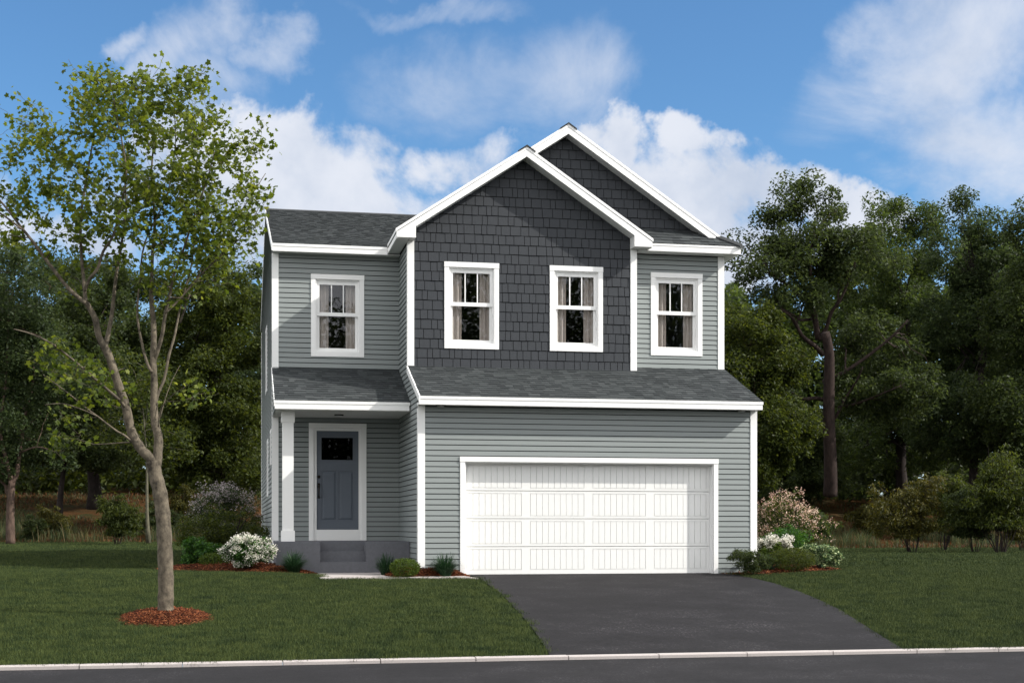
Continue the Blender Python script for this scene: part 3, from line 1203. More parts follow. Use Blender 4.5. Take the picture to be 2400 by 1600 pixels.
LEAF = (np.array([(0, 0, 0), (.42, .26, .05), (1, 0, -.06), (.42, -.26, .05)], dtype=float), np.array([(0, 2, 1), (0, 3, 2)]))
_a = np.radians([180, 150, 118, 92, 62, 38, 18, 0, -18, -38, -62, -92, -118, -150])
_r = np.array([.12, .32, .50, .38, .60, .44, .48, .74, .48, .44, .60, .38, .50, .32])
MAPLE = (np.concatenate([[(0.05, 0, .03)], np.c_[_r * np.cos(_a), _r * np.sin(_a), -.06 * (_r > .45)]]),
         np.array([(0, i + 1, (i + 1) % 14 + 1) for i in range(14)]))
PETAL = (np.array([(0, 0, 0), (.5, .45, .2), (1, 0, .3), (.5, -.45, .2)], dtype=float), np.array([(0, 1, 2), (0, 2, 3)]))


def leaves(P, size, tmpl, droop=0.0):
    tv, tf = tmpl
    N = len(P)
    t, b, n = frames(N)
    if droop:
        t[:, 2] -= droop
        t /= np.linalg.norm(t, axis=1, keepdims=True)
        b = np.cross(n, t)
        b /= np.linalg.norm(b, axis=1, keepdims=True)
        n = np.cross(t, b)
    s = (size * RNG.uniform(.65, 1.25, N))[:, None, None]
    V = P[:, None, :] + s * (tv[None, :, 0:1] * t[:, None, :] + tv[None, :, 1:2] * b[:, None, :] + tv[None, :, 2:3] * n[:, None, :])
    F = (tf[None] + (np.arange(N) * len(tv))[:, None, None]).reshape(-1, 3)
    return V.reshape(-1, 3), F


def join_arr(lst):
    V, F, k = [], [], 0
    for v, f in lst:
        V.append(v)
        F.append(f + k)
        k += len(v)
    return np.concatenate(V), np.concatenate(F)


def ball(N, flat=1.0, hollow=.0):
    p = RNG.normal(size=(N, 3))
    p /= np.linalg.norm(p, axis=1, keepdims=True)
    r = RNG.uniform(hollow ** 3, 1, (N, 1)) ** (1 / 3)
    p *= r
    p[:, 2] *= flat
    return p


def bend(a, b, sag, n=5, wob=.0):
    """curved run of points from a to b that first leaves along the rise"""
    a, b = Vector(a), Vector(b)
    out = []
    L = (b - a).length
    for i in range(n + 1):
        t = i / n
        p = a.lerp(b, t)
        p.z += sag * math.sin(t * math.pi) * L
        if 0 < i < n and wob:
            p += Vector((random.uniform(-1, 1), random.uniform(-1, 1), random.uniform(-1, 1))) * wob * L
        out.append(p)
    return out


MAT_BARK = {
    'maple': bark_mat('maple_bark', (.03, .026, .021), (.155, .13, .096), 11, (1, 1, .7)),
    'pale': bark_mat('pale_bark', (.06, .058, .04), (.14, .13, .09), 10),
    'brown': bark_mat('brown_bark', (.014, .010, .009), (.045, .031, .027), 8),
    'rosy': bark_mat('rosy_bark', (.035, .024, .019), (.12, .082, .064), 8),
    'dark': bark_mat('dark_bark', (.014, .011, .01), (.04, .032, .03), 8),
}
MAT_LEAF = {
    'maple': leaf_mat('maple_leaf', [(0, (.042, .068, .014)), (.5, (.080, .116, .022)), (.85, (.128, .166, .032)), (1, (.20, .23, .055))], .52),
    'deep': leaf_mat('deep_green_leaf', [(0, (.023, .035, .013)), (.6, (.039, .058, .019)), (1, (.068, .092, .028))], .5),
    'bluish': leaf_mat('blue_green_leaf', [(0, (.023, .037, .015)), (.6, (.038, .059, .023)), (1, (.068, .095, .035))], .5),
    'wood': leaf_mat('wood_green_leaf', [(0, (.025, .041, .013)), (.6, (.043, .067, .019)), (1, (.074, .105, .028))], .5),
    'olive': leaf_mat('olive_leaf', [(0, (.024, .036, .009)), (.6, (.044, .062, .014)), (1, (.085, .105, .022))], .5),
    'gold': leaf_mat('golden_leaf', [(0, (.03, .034, .008)), (.6, (.06, .06, .011)), (1, (.11, .10, .018))], .35),
    'fresh': leaf_mat('fresh_leaf', [(0, (.018, .055, .012)), (.6, (.036, .10, .018)), (1, (.08, .17, .035))], .4),
    'box': leaf_mat('boxwood_leaf', [(0, (.025, .045, .008)), (.6, (.055, .095, .012)), (1, (.11, .16, .02))], .3),
    'cream': leaf_mat('cream_edged_leaf', [(0, (.03, .06, .03)), (.5, (.08, .14, .06)), (.75, (.28, .36, .16)), (1, (.55, .6, .35))], .3),
    'white': leaf_mat('white_petal', [(0, (.50, .48, .42)), (.6, (.72, .70, .62)), (1, (.85, .83, .76))], .3),
    'pink': leaf_mat('pink_petal', [(0, (.40, .26, .19)), (.6, (.60, .42, .32)), (1, (.80, .66, .54))], .3),
    'lilac': leaf_mat('lilac_petal', [(0, (.22, .19, .19)), (.6, (.36, .32, .315)), (1, (.52, .47, .46))], .3),
    'reed': leaf_mat('reed_blade', [(0, (.012, .03, .016)), (.6, (.02, .05, .022)), (1, (.04, .085, .035))], .2),
}


def wood_tree(name, label, u, zc, vtop, half_w, vbot_crown, trunk_px, bark, leaf, nclump, per, lsize, lean=0, group=None, limbs=9, lobes=None, gap=0.0, paths=None):
    """a tree: tapered trunk and limbs that reach clumps of leaves spread through the crown. Sizes are read in pixels at its depth."""
    k = zc / FPX
    X, Y = at(u, zc)
    Z = gz(X, Y) - .05
    t = thing(name, label, 'tree', (X, Y, Z), group)
    base_v = 1232.4 - (Z - EYE) / k
    H = (base_v - vtop) * k
    cb = (base_v - vbot_crown) * k
    rw = half_w * k
    rng = random.Random(int(u * 7 + zc * 3))
    # crown clumps
    if lobes is None:
        lobes = []
        for i in range(9):
            f = rng.uniform(0, 1)
            zz = cb + (H - cb) * (.15 + .72 * f)
            spread = rw * (.75 * math.sin(math.pi * min(1, .22 + f * .72)) + .1)
            an = rng.uniform(0, 6.283)
            lobes.append((math.cos(an) * spread * .62, math.sin(an) * spread * .62, zz, rw * rng.uniform(.34, .55), (H - cb) * rng.uniform(.13, .22)))
        lobes.append((lean * k * .6, 0, H - (H - cb) * .15, rw * .35, (H - cb) * .15))
        lobes.append((0, 0, cb + (H - cb) * .5, rw * .6, (H - cb) * .3))
    else:
        lobes = [((lu - u) * k, rng.uniform(-.4, .4) * ru * k, (base_v - lv) * k, ru * k, rv * k) for (lu, lv, ru, rv) in lobes]
    wgt = [l[3] * l[3] * l[4] for l in lobes]
    C = []
    nclump, per = int(nclump * 1.6), int(per / 1.6)
    for _ in range(nclump):
        l = rng.choices(lobes, wgt)[0]
        p = ball(1, 1, .35)[0]
        C.append((l[0] + p[0] * l[3], l[1] + p[1] * l[3] * .9, l[2] + p[2] * l[4]))
    C = np.array(C)
    # trunk
    tr = trunk_px * k / 2
    mb = MB()
    top = Vector((lean * k, 0, cb + (H - cb) * .62))
    tp = []
    n = 9
    for i in range(n + 1):
        f = i / n
        p = Vector((top.x * f ** 1.5, 0, 0)).lerp(top, f)
        tp.append(Vector((top.x * f ** 1.3 + tr * .5 * math.sin(f * 7 + u), tr * .5 * math.sin(f * 5 + 1), top.z * f)))
    rad = [tr * (1.45 if i == 0 else 1.12 if i == 1 else 1) * (1 - .78 * (i / n)) for i in range(n + 1)]
    mb.tube(tp, rad, 10)
    if paths:
        mb = MB()
        tp, rad = [], []
        for (path, r0, r1, dd) in paths:
            pts = [pt(pu, pv, zc) - Vector((X, Y, Z)) + Vector((SN, CS, 0)) * dd * (q / (len(path) - 1)) for q, (pu, pv) in enumerate(path)]
            out = []
            for q in range(len(pts) - 1):
                a0_, a1_, a2_, a3_ = pts[max(q - 1, 0)], pts[q], pts[q + 1], pts[min(q + 2, len(pts) - 1)]
                for w_ in range(3):
                    f = w_ / 3
                    out.append(.5 * (2 * a1_ + (a2_ - a0_) * f + (2 * a0_ - 5 * a1_ + 4 * a2_ - a3_) * f * f + (3 * a1_ - a0_ - 3 * a2_ + a3_) * f ** 3))
            out.append(pts[-1])
            rs_ = [(r0 + (r1 - r0) * q / (len(out) - 1)) * k for q in range(len(out))]
            mb.tube(out, rs_, 9)
            tp += out[len(out) // 3:]
            rad += rs_[len(out) // 3:]
    nodes = [(p, r) for p, r in zip(tp, rad)][(0 if paths else 3):]
    lim_nodes = list(nodes)
    big = sorted(range(len(C)), key=lambda i: rng.random())[:limbs]
    for i in big:
        c = Vector(C[i])
        p0, r0 = min(nodes, key=lambda q: (q[0] - c).length + max(0, q[0].z - c.z + .1 * H) * 2)
        pts = bend(p0, c, rng.uniform(.05, .16), 6, .035)
        rr_ = [max(.012, r0 * .62 * (1 - .8 * j / 6)) for j in range(7)]
        mb.tube(pts, rr_, 7)
        lim_nodes += list(zip(pts[2:], rr_[2:]))
    for i in range(0, len(C), 2):
        c = Vector(C[i])
        p0, r0 = min(lim_nodes, key=lambda q: (q[0] - c).length)
        if (p0 - c).length > .15:
            pts = bend(p0, c, .08, 4, .04)
            r0 = min(r0 * .6, .035 * zc / 50)
            mb.tube(pts, [max(.008, r0 * (1 - .75 * j / 4)) for j in range(5)], 5, False)
    mb.build('trunk', MAT_BARK[bark], t, True)
    # leaves
    cr = (.62 if gap == 0 else .5) * math.sqrt(max(.3, rw * rw * (H - cb) / max(20, nclump)) ** .66) * 1.0
    P = []
    per = int(per * 3.0)
    lsize *= .74
    for c in C:
        q = ball(per, .8, .1) * cr * rng.uniform(.9, 1.7)
        q[:, 2] -= .12 * cr * (q[:, 0] ** 2 + q[:, 1] ** 2) / max(cr * cr, .01)
        P.append(q + c)
    P = np.concatenate(P)
    V, F = leaves(P, lsize, LEAF, .35)
    arr_mesh('foliage', V, F, MAT_LEAF[leaf], t, False, 'stuff')
    return t


# --- wood behind on the left
G = 'trees of the wood behind the house'
wood_tree('woodland_tree', 'many stemmed tree with rosy bark at the far left edge of the lawn', 26, 52, 560, 150, 1180, 20, 'rosy', 'bluish', 120, 110, .2, 30, G, 9,
          paths=[([(25, 1275), (24, 1230), (25, 1170), (28, 1127)], 11, 8, 0), ([(28, 1130), (37, 1110), (41, 1068), (48, 1014), (54, 960), (70, 880), (60, 760)], 6.5, 1.5, .5),
                 ([(28, 1130), (20, 1094), (11, 1047), (6, 1014), (13, 960), (25, 880), (30, 740)], 6, 1.5, -.5), ([(22, 1100), (0, 1075), (-20, 1030), (-50, 950)], 4, 1.5, 0), ([(40, 1065), (75, 1053), (110, 1050), (150, 1062)], 2.5, .8, -1), ([(48, 1010), (75, 980), (100, 940), (120, 880)], 3, 1, 1)],
          lobes=[(30, 690, 120, 120), (-40, 820, 120, 130), (90, 860, 110, 110), (30, 980, 120, 110), (110, 1070, 70, 35), (-50, 1080, 90, 90)])
wood_tree('woodland_tree', 'slim pale trunked sapling standing behind the front maple', 349, 53, 800, 90, 1150, 9, 'pale', 'olive', 26, 60, .2, -14, G, 8,
          [(330, 900, 80, 70), (300, 1010, 90, 50), (390, 1040, 70, 50)])
wood_tree('woodland_tree', 'broad dark green tree rising behind the crown of the front maple', 215, 66, 575, 190, 1150, 30, 'dark', 'deep', 170, 150, .24, 0, G, 10,
          [(215, 670, 150, 90), (120, 740, 120, 120), (320, 720, 130, 120), (230, 860, 190, 130), (150, 1000, 150, 90), (300, 1010, 150, 80)])
wood_tree('woodland_tree', 'rounded yellow green maple just left of the house roof', 520, 60, 625, 130, 1120, 16, 'brown', 'olive', 190, 120, .22, 0, G, 10,
          [(520, 700, 95, 75), (455, 780, 80, 110), (575, 800, 75, 90), (480, 930, 110, 120), (570, 1000, 90, 110), (430, 1040, 90, 80), (530, 1100, 120, 60)])
wood_tree('woodland_tree', 'dark leaning trunk on the bank with its crown in shadow', 142, 60, 800, 150, 1110, 17, 'dark', 'deep', 80, 110, .22, 12, G, 7,
          [(150, 930, 140, 80), (60, 1040, 90, 60), (230, 1040, 110, 50), (150, 1060, 120, 40)])
wood_tree('woodland_tree', 'tall thin crowned tree beside the left gable of the house', 640, 75, 600, 80, 1000, 14, 'dark', 'bluish', 90, 110, .24, 0, G, 7,
          [(625, 660, 50, 50), (660, 760, 70, 90), (620, 880, 60, 100), (680, 950, 80, 120)])
wood_tree('woodland_tree', 'airy small leaved tree against the sky at the left border', -40, 66, 500, 150, 1150, 26, 'dark', 'bluish', 110, 90, .2, 0, G, 8,
          [(10, 640, 90, 80), (-90, 640, 120, 120), (-60, 800, 140, 130), (20, 780, 80, 80), (-40, 980, 160, 120)])
# --- wood on the right
wood_tree('oak_tree', 'big dark trunked tree with crooked limbs on the bank right of the house', 1945, 64, 400, 230, 1010, 34, 'brown', 'deep', 150, 120, .24, -48, G, 12,
          paths=[([(1946, 1160), (1944, 1120), (1940, 1060), (1934, 980), (1932, 894), (1929, 835), (1917, 790)], 17, 10.5, -1.5),
                 ([(1918, 795), (1905, 740), (1888, 710), (1862, 698), (1838, 680), (1795, 655), (1782, 640)], 7.5, 2, -1.7), ([(1905, 740), (1893, 715), (1890, 680), (1886, 633), (1884, 575)], 6, 1.5, -1.7),
                 ([(1919, 797), (1933, 770), (1941, 736), (1957, 712), (1977, 657), (1982, 630)], 6, 1.5, -1.7), ([(1928, 830), (1905, 814), (1870, 791), (1846, 756), (1815, 740)], 7, 2, -1.7), ([(1900, 748), (1870, 754), (1850, 748), (1812, 735)], 4, 1.3, -1.7),
                 ([(1932, 894), (1940, 890), (1973, 874), (2028, 835), (2075, 795), (2103, 763)], 6, 2, -1.7), ([(1930, 936), (1905, 934), (1878, 938), (1846, 926), (1814, 908), (1790, 880)], 5.5, 1.5, -1.7),
                 ([(1940, 1000), (1957, 973), (1973, 934), (1992, 898), (2000, 870)], 4, 1.3, -1.7), ([(1965, 955), (2000, 948), (2036, 934), (2080, 915)], 3.5, 1.2, -2), ([(1862, 698), (1850, 660), (1846, 625)], 3, 1, -1.7)],
          gap=1, lobes=[(1868, 428, 52, 34), (1915, 470, 45, 30), (1832, 510, 62, 42), (1972, 500, 52, 36), (1940, 545, 80, 42), (1775, 575, 58, 34), (1728, 622, 48, 32), (1790, 640, 85, 45), (1890, 590, 120, 55), (2010, 620, 100, 80), (1830, 700, 80, 60), (2060, 800, 110, 70), (2090, 910, 140, 70), (1990, 900, 60, 50), (1780, 780, 60, 60), (1830, 950, 60, 30)])
wood_tree('woodland_tree', 'tall dense green tree with ragged top right of the dark trunked tree', 2120, 74, 440, 150, 1120, 30, 'dark', 'wood', 170, 130, .25, 0, G, 9,
          [(2130, 500, 70, 50), (2040, 510, 60, 50), (2200, 560, 90, 70), (2080, 620, 120, 70), (2180, 740, 140, 90), (2060, 760, 110, 80), (2130, 900, 170, 110), (2080, 1050, 150, 70)])
wood_tree('woodland_tree', 'tall tree with pointed airy top at the right of the wood', 2290, 70, 425, 150, 1120, 26, 'dark', 'bluish', 190, 130, .24, 0, G, 10,
          [(2270, 480, 55, 50), (2330, 520, 60, 45), (2240, 590, 90, 80), (2330, 640, 90, 90), (2270, 740, 120, 100), (2350, 850, 110, 110), (2250, 980, 130, 100), (2360, 1040, 110, 90)])
wood_tree('woodland_tree', 'tall tree cut by the right border of the view', 2450, 66, 470, 170, 1120, 28, 'dark', 'deep', 170, 130, .24, 0, G, 9,
          [(2400, 540, 70, 60), (2470, 560, 120, 90), (2400, 690, 90, 90), (2480, 780, 140, 120), (2400, 930, 130, 110), (2470, 1060, 140, 100)])
wood_tree('woodland_tree', 'olive green tree standing close to the right corner of the house', 1770, 60, 690, 110, 1150, 12, 'rosy', 'olive', 150, 120, .22, 0, G, 8,
          [(1760, 780, 85, 80), (1830, 860, 70, 70), (1740, 900, 90, 90), (1800, 1000, 110, 70), (1760, 1080, 100, 60)])
wood_tree('woodland_tree', 'shaded low crowned tree between the dark trunk and the olive tree', 1866, 70, 960, 120, 1140, 14, 'pale', 'deep', 110, 110, .22, 0, G, 7,
          [(1860, 1020, 110, 50), (1800, 1080, 90, 50), (1900, 1100, 80, 40), (1850, 1120, 120, 30)])
# far mass of trees closing the wood behind
for (nm, u0, u1, vt, zc, cnt, lf, sz) in (('far_woodland', -250, 640, 690, 92, 60000, 'wood', .5), ('far_woodland', 1680, 2650, 610, 96, 90000, 'wood', .5),
                                          ('far_woodland', 640, 1680, 660, 94, 26000, 'wood', .6), ('far_woodland', -900, -250, 690, 92, 9000, 'wood', .6), ('far_woodland', 2650, 3300, 610, 96, 10000, 'wood', .6),
                                          ('undergrowth', -200, 630, 1010, 76, 16000, 'olive', .42), ('undergrowth', 1690, 2600, 1020, 80, 18000, 'deep', .42)):
    P = []
    k = zc / FPX
    while len(P) < cnt:
        u_ = RNG.uniform(u0, u1)
        top_v = vt + 60 * math.sin(u_ * .021) + 40 * math.sin(u_ * .057 + 1)
        if nm == 'far_woodland' and 1680 <= u_ < 1950:
            top_v += 150 * (1 - sstep(u_, 1700, 1950))
        v_ = RNG.uniform(top_v, 1165)
        if math.sin(u_ * .045 + 2 * math.sin(v_ * .03)) + math.sin(v_ * .05 + u_ * .02) < -1.72:
            continue
        d_ = zc + RNG.uniform(-6, 6)
        q = pt(u_, v_, d_)
        if q.z < gz(q.x, q.y):
            continue
        P.append((q.x, q.y, q.z))
    V, F = leaves(np.array(P), sz, LEAF, .3)
    arr_mesh(nm, V, F, MAT_LEAF[lf], None, False, 'stuff')
# trees across the street, behind the camera, mirrored in the windows
P = []
for (x_, y_, r_, h_) in ((3, -50, 6, 13.5), (11, -52, 6, 17), (18, -50, 6, 17), (25, -53, 6, 17)):
    q = ball(13000, 1, .3) * np.array([r_, r_, h_ * .5]) + np.array([x_, y_, h_ * .52])
    P.append(q + RNG.normal(size=q.shape) * .4)
V, F = leaves(np.concatenate(P), .42, LEAF, .3)
arr_mesh('far_woodland', V, F, MAT_LEAF['deep'], None, False, 'stuff')


# --- shrubs
def shrub(name, label, cat, u, zc, v_top, v_base, half_w, leaf, nleaf, lsize, flower=None, nflower=0, fsize=.03, bark='dark', stems=7, stem_len=.25, group=None, round_=False, tmpl=LEAF, top_only=.2, bare=0.0, droop=.1, dy=None, dz=0.0):
    k = zc / FPX
    X, Y = at(u, zc)
    if dy is not None:
        Y += dy
    Z = gz(X, Y) + dz
    t = thing(name, label, cat, (X, Y, Z), group)
    base_v = 1232.4 - (Z - EYE) / k
    H = max(.25, (v_base - v_top) * k)
    H += (base_v - v_base) * k * .0
    rw = half_w * k
    mb = MB()
    rng = random.Random(int(u * 3 + v_top))
    tips = []
    for i in range(stems):
        an = rng.uniform(0, 6.283)
        sp = rw * rng.uniform(.2, .75)
        tip = Vector((math.cos(an) * sp, math.sin(an) * sp * .8, H * rng.uniform(.5, .85)))
        b0 = Vector((math.cos(an) * .06 * rw, math.sin(an) * .06 * rw, -.03))
        pts = bend(b0, tip, .08, 5, .03)
        r0 = max(.006, .018 * H)
        mb.tube(pts, [r0 * (1 - .7 * j / 5) for j in range(6)], 6, False)
        tips.append(tip)
    mb.build('stems', MAT_BARK[bark], t, True)
    if round_:
        c = ball(nleaf, 1, .72)
        c *= (1 + .06 * np.sin(c[:, 0:1] * 9) * np.sin(c[:, 1:2] * 8 + 1))
        P = c * np.array([rw, rw, H * .52]) + np.array([0, 0, H * .5])
    else:
        if nleaf and lsize > .12:
            nleaf, lsize = int(nleaf * 2.6), lsize * .66
        nb = max(14, int(nleaf / 110))
        cen = []
        for i in range(nb):
            p = ball(1, 1, .45)[0]
            zz = H * (bare + (1 - bare) * (.5 + .46 * p[2]))
            wf = (.6 + .4 * min(1, zz / H * 1.7)) if not bare else (.5 + .5 * (zz / H))
            o_ = rng.uniform(.9, 1.12)
            cen.append((p[0] * rw * .85 * wf * o_, p[1] * rw * .75 * wf, zz * rng.uniform(.92, 1.08), rng.uniform(.10, .26)))
        P = []
        for c in cen:
            q = ball(nleaf // nb, .75, .2) * c[3] * (rw + H) * .5
            P.append(q + np.array(c[:3]))
        P = np.concatenate(P)
    P = P[P[:, 2] > .01 + H * bare * .6]
    V, F = leaves(P, lsize, tmpl, droop)
    arr_mesh('foliage', V, F, MAT_LEAF[leaf], t, False, 'stuff')
    if flower:
        # heads of small petals on the outer, sunlit side
        d = P - np.array([0, 0, H * .45])
        rad = np.sqrt((d[:, 0] / rw) ** 2 + (d[:, 1] / rw) ** 2 + (d[:, 2] / (H * .55)) ** 2)
        ok = np.where((rad > .62) & (P[:, 2] > H * top_only))[0]
        pick = RNG.choice(ok, min(len(ok), nflower), replace=False)
        Q = P[pick] * 1.04
        heads = np.repeat(Q, 7, axis=0) + RNG.normal(size=(len(Q) * 7, 3)) * fsize * .9
        V, F = leaves(heads, fsize, PETAL)
        arr_mesh('blossoms', V, F, MAT_LEAF[flower], t, False, 'stuff')
    return t


def thicket(label, u, zc, v_top, v_base, half_w, leaf, nst, dens=1.0, lsize=.13, bare=.22, off=0):
    """open, many stemmed shrub: thin stems splay from one foot, leaf sprays hang along their upper parts"""
    k = zc / FPX
    X, Y = at(u, zc)
    Z = gz(X, Y)
    t = thing('woodland_shrub', label, 'shrub', (X, Y, Z))
    H = (v_base - v_top) * k
    rw = half_w * k
    rng = random.Random(int(u * 5 + v_top))
    mb = MB()
    P = []

    def spray(c, r):
        n = int(dens * rng.uniform(45, 85))
        q = ball(n, .6, .0) * r * rng.uniform(.7, 1.3)
        q[:, 2] -= .25 * (q[:, 0] ** 2 + q[:, 1] ** 2) / max(r, .05)
        P.append(q + np.array(c))
    for i in range(nst):
        an = rng.uniform(0, 6.283)
        sp = rw * rng.uniform(.15, 1.1)
        tip = Vector((math.cos(an) * sp + off * k, math.sin(an) * sp * .7, H * rng.uniform(.62, 1.0) * (1 - .28 * (sp / rw) ** 2)))
        b0 = Vector((math.cos(an) * .08 * rw, math.sin(an) * .06 * rw, -.03))
        pts = bend(b0, tip, .10, 7, .025)
        mb.tube(pts, [max(.005, .0048 * H * (1 - .75 * j / 7)) for j in range(8)], 6, False)
        for j in range(10):
            f = rng.uniform(bare + .05, 1.0)
            c0 = pts[min(7, int(f * 7))]
            sd = Vector((rng.uniform(-1, 1), rng.uniform(-1, 1), rng.uniform(-.25, .6))) * rw * .42
            c1 = c0 + sd * (1.15 - .4 * f)
            mb.tube(bend(c0, c1, .1, 3, .05), [.007, .006, .005, .004], 4, False)
            spray(c1, .125 * (rw + H) * .5 * rng.uniform(.7, 1.35))
    mb.build('stems', MAT_BARK['dark'], t, True)
    P = np.concatenate(P)
    P = P[P[:, 2] > bare * H * .8]
    V, F = leaves(P, lsize, SLIM, .7)
    arr_mesh('foliage', V, F, MAT_LEAF[leaf], t, False, 'stuff')


SLIM = (np.array([(0, 0, 0), (.4, .15, .04), (1, 0, -.1), (.4, -.15, .04)], dtype=float), np.array([(0, 2, 1), (0, 3, 2)]))
# edge of the wood, left
thicket('rounded mid green shrub on several stems at the back of the lawn', 275, 51, 1140, 1272, 64, 'olive', 13, 1.3)
thicket('low dark shrub on the orange bank below the dark trunk', 135, 56, 1165, 1262, 46, 'gold', 9, 1.0, .12, .1)
thicket('small dark shrub close to the rosy barked tree', 68, 55, 1185, 1260, 34, 'deep', 8, 1.0, .12, .1)
thicket('dark shrub behind the slim pale sapling', 368, 57, 1150, 1258, 46, 'deep', 9, 1.0, .13, .15)
thicket('yellowish shrub on the bank left of the lilac flowered bush', 430, 58, 1105, 1245, 56, 'gold', 10, 1.2, .13, .1)
# edge of the wood, right
thicket('wide shrub with dark stems and golden green leaves on the right bank', 2137, 50, 1092, 1288, 108, 'gold', 15, 1.25, .14, .24, -8)
thicket('tall thin shrub between the two widest shrubs on the right bank', 2210, 54, 1058, 1272, 72, 'olive', 12, 1.2, .14, .3)
thicket('dark shrub on three slim stems at the back of the right lawn', 2285, 50, 1120, 1290, 82, 'deep', 12, 1.2, .14, .28, -10)
thicket('largest drooping green shrub by the right border of the view', 2345, 49, 1012, 1288, 108, 'olive', 18, 1.4, .15, .28, 5)
thicket('yellow green bush at the foot of the wood right of the dark trunk', 2040, 66, 1048, 1132, 52, 'gold', 10, 1.3, .16, .03)
thicket('golden shrub behind the drooping green shrub', 2395, 54, 1100, 1264, 56, 'gold', 10, 1.2, .14, .22)
thicket('loose green bush at the foot of the olive tree', 1880, 58, 1085, 1185, 70, 'wood', 11, 1.3, .15, .05)

# bed left of the porch
shrub('flowering_shrub', 'low mound covered in white flowers at the left end of the porch', 'shrub', 579, 26.5, 1256, 1330, 70, 'fresh', 5200, .055, 'white', 980, .026, top_only=.08, stems=9, dz=.07)
shrub('leafy_shrub', 'bright green leafy bush at the left end of the mulch bed', 'shrub', 468, 28.0, 1258, 1330, 62, 'fresh', 5200, .06, stems=9, dz=.04)
shrub('low_shrub', 'low dark olive mound between the leafy bush and the white flowers', 'shrub', 502, 27.5, 1294, 1330, 36, 'box', 2600, .032, round_=True, dz=.05)
shrub('dark_shrub', 'broad dark green bush behind the leafy bush and white flowers', 'shrub', 520, 30.6, 1180, 1318, 128, 'olive', 13000, .06, stems=12)
shrub('lilac_shrub', 'tall bush with pale lilac flower heads left of the house wall', 'shrub', 537, 33.5, 1126, 1305, 106, 'bluish', 8600, .07, 'lilac', 560, .034, top_only=.4, stems=12, bare=.1)
shrub('corner_shrub', 'small blue green bush against the left corner of the house', 'shrub', 616, 29.4, 1238, 1322, 27, 'bluish', 1900, .05)
# right of the steps
shrub('boxwood_bush', 'clipped round boxwood right of the porch steps', 'shrub', 949, 25.75, 1302, 1347, 36, 'box', 5200, .028, round_=True)
# bed at the right corner
shrub('spreading_shrub', 'feathery dark green shrub spreading in front of the right corner board', 'shrub', 1762, 26.9, 1284, 1342, 64, 'deep', 6800, .05, droop=.4, tmpl=SLIM, dz=.05)
shrub('round_shrub', 'rounded dark green shrub in the middle of the right mulch bed', 'shrub', 1856, 27.8, 1286, 1338, 56, 'olive', 6200, .045, round_=True, tmpl=SLIM, dz=.05)
shrub('variegated_shrub', 'cream edged light green shrub at the right end of the right bed', 'shrub', 1925, 28.8, 1272, 1334, 56, 'cream', 3400, .06, dz=.04)
shrub('flowering_shrub', 'white flowered bush right of the garage corner', 'shrub', 1812, 29.6, 1243, 1325, 64, 'olive', 3400, .055, 'white', 520, .028, top_only=.5, stems=9)
shrub('leafy_shrub', 'bright green bush below the tall pink flowers at the right corner', 'shrub', 1840, 31.2, 1220, 1322, 72, 'fresh', 4200, .06)
shrub('golden_shrub', 'yellow green low bush in front of the white flowered bush', 'shrub', 1822, 29.0, 1268, 1334, 36, 'box', 1700, .05)
shrub('flowering_shrub', 'tall pink flowered bush right of the garage', 'shrub', 1852, 34.0, 1150, 1312, 104, 'olive', 6400, .065, 'pink', 460, .036, top_only=.3, stems=14)


# tufted grasses in the beds
def grass_clump(label, u, zc, h, r, n):
    X, Y = at(u, zc)
    t = thing('grass_clump', label, 'grass clump', (X, Y, gz(X, Y)), 'tufted grasses in the mulch beds')
    V, F = [], []
    for i in range(n):
        an = random.uniform(0, 6.283)
        b0 = np.array([math.cos(an), math.sin(an), 0]) * random.uniform(0, .16)
        out = random.uniform(.2, 1.15) * r
        hh = h * random.uniform(.4, .85)
        d = np.array([math.cos(an), math.sin(an), 0])
        sd = np.array([-math.sin(an), math.cos(an), 0]) * .0062
        k0_ = len(V)
        m_ = 6
        for j in range(m_ + 1):
            f = j / m_
            p = b0 * .6 + d * out * (.55 * f + .45 * f * f) + np.array([0, 0, hh * (1.75 * f - .95 * f * f * (out / r))])
            w_ = sd * (1 - .6 * f)
            V += [p - w_, p + w_]
        for j in range(m_):
            q = k0_ + 2 * j
            F += [(q, q + 1, q + 3, q + 2)]
    arr_mesh('blades', np.array(V), np.array(F), MAT_LEAF['reed'], t, True, 'stuff')


grass_clump('tuft of dark grass in front of the porch wall left of the steps', 688, 26.25, .37, .36, 620)
grass_clump('tuft of dark grass by the left side of the garage door', 1043, 25.95, .37, .34, 620)
grass_clump('tuft of dark grass half hidden behind the round boxwood', 905, 26.4, .34, .30, 420)
grass_clump('wispy tuft of grass at the foot of the right corner shrubs', 1800, 27.7, .3, .3, 200)


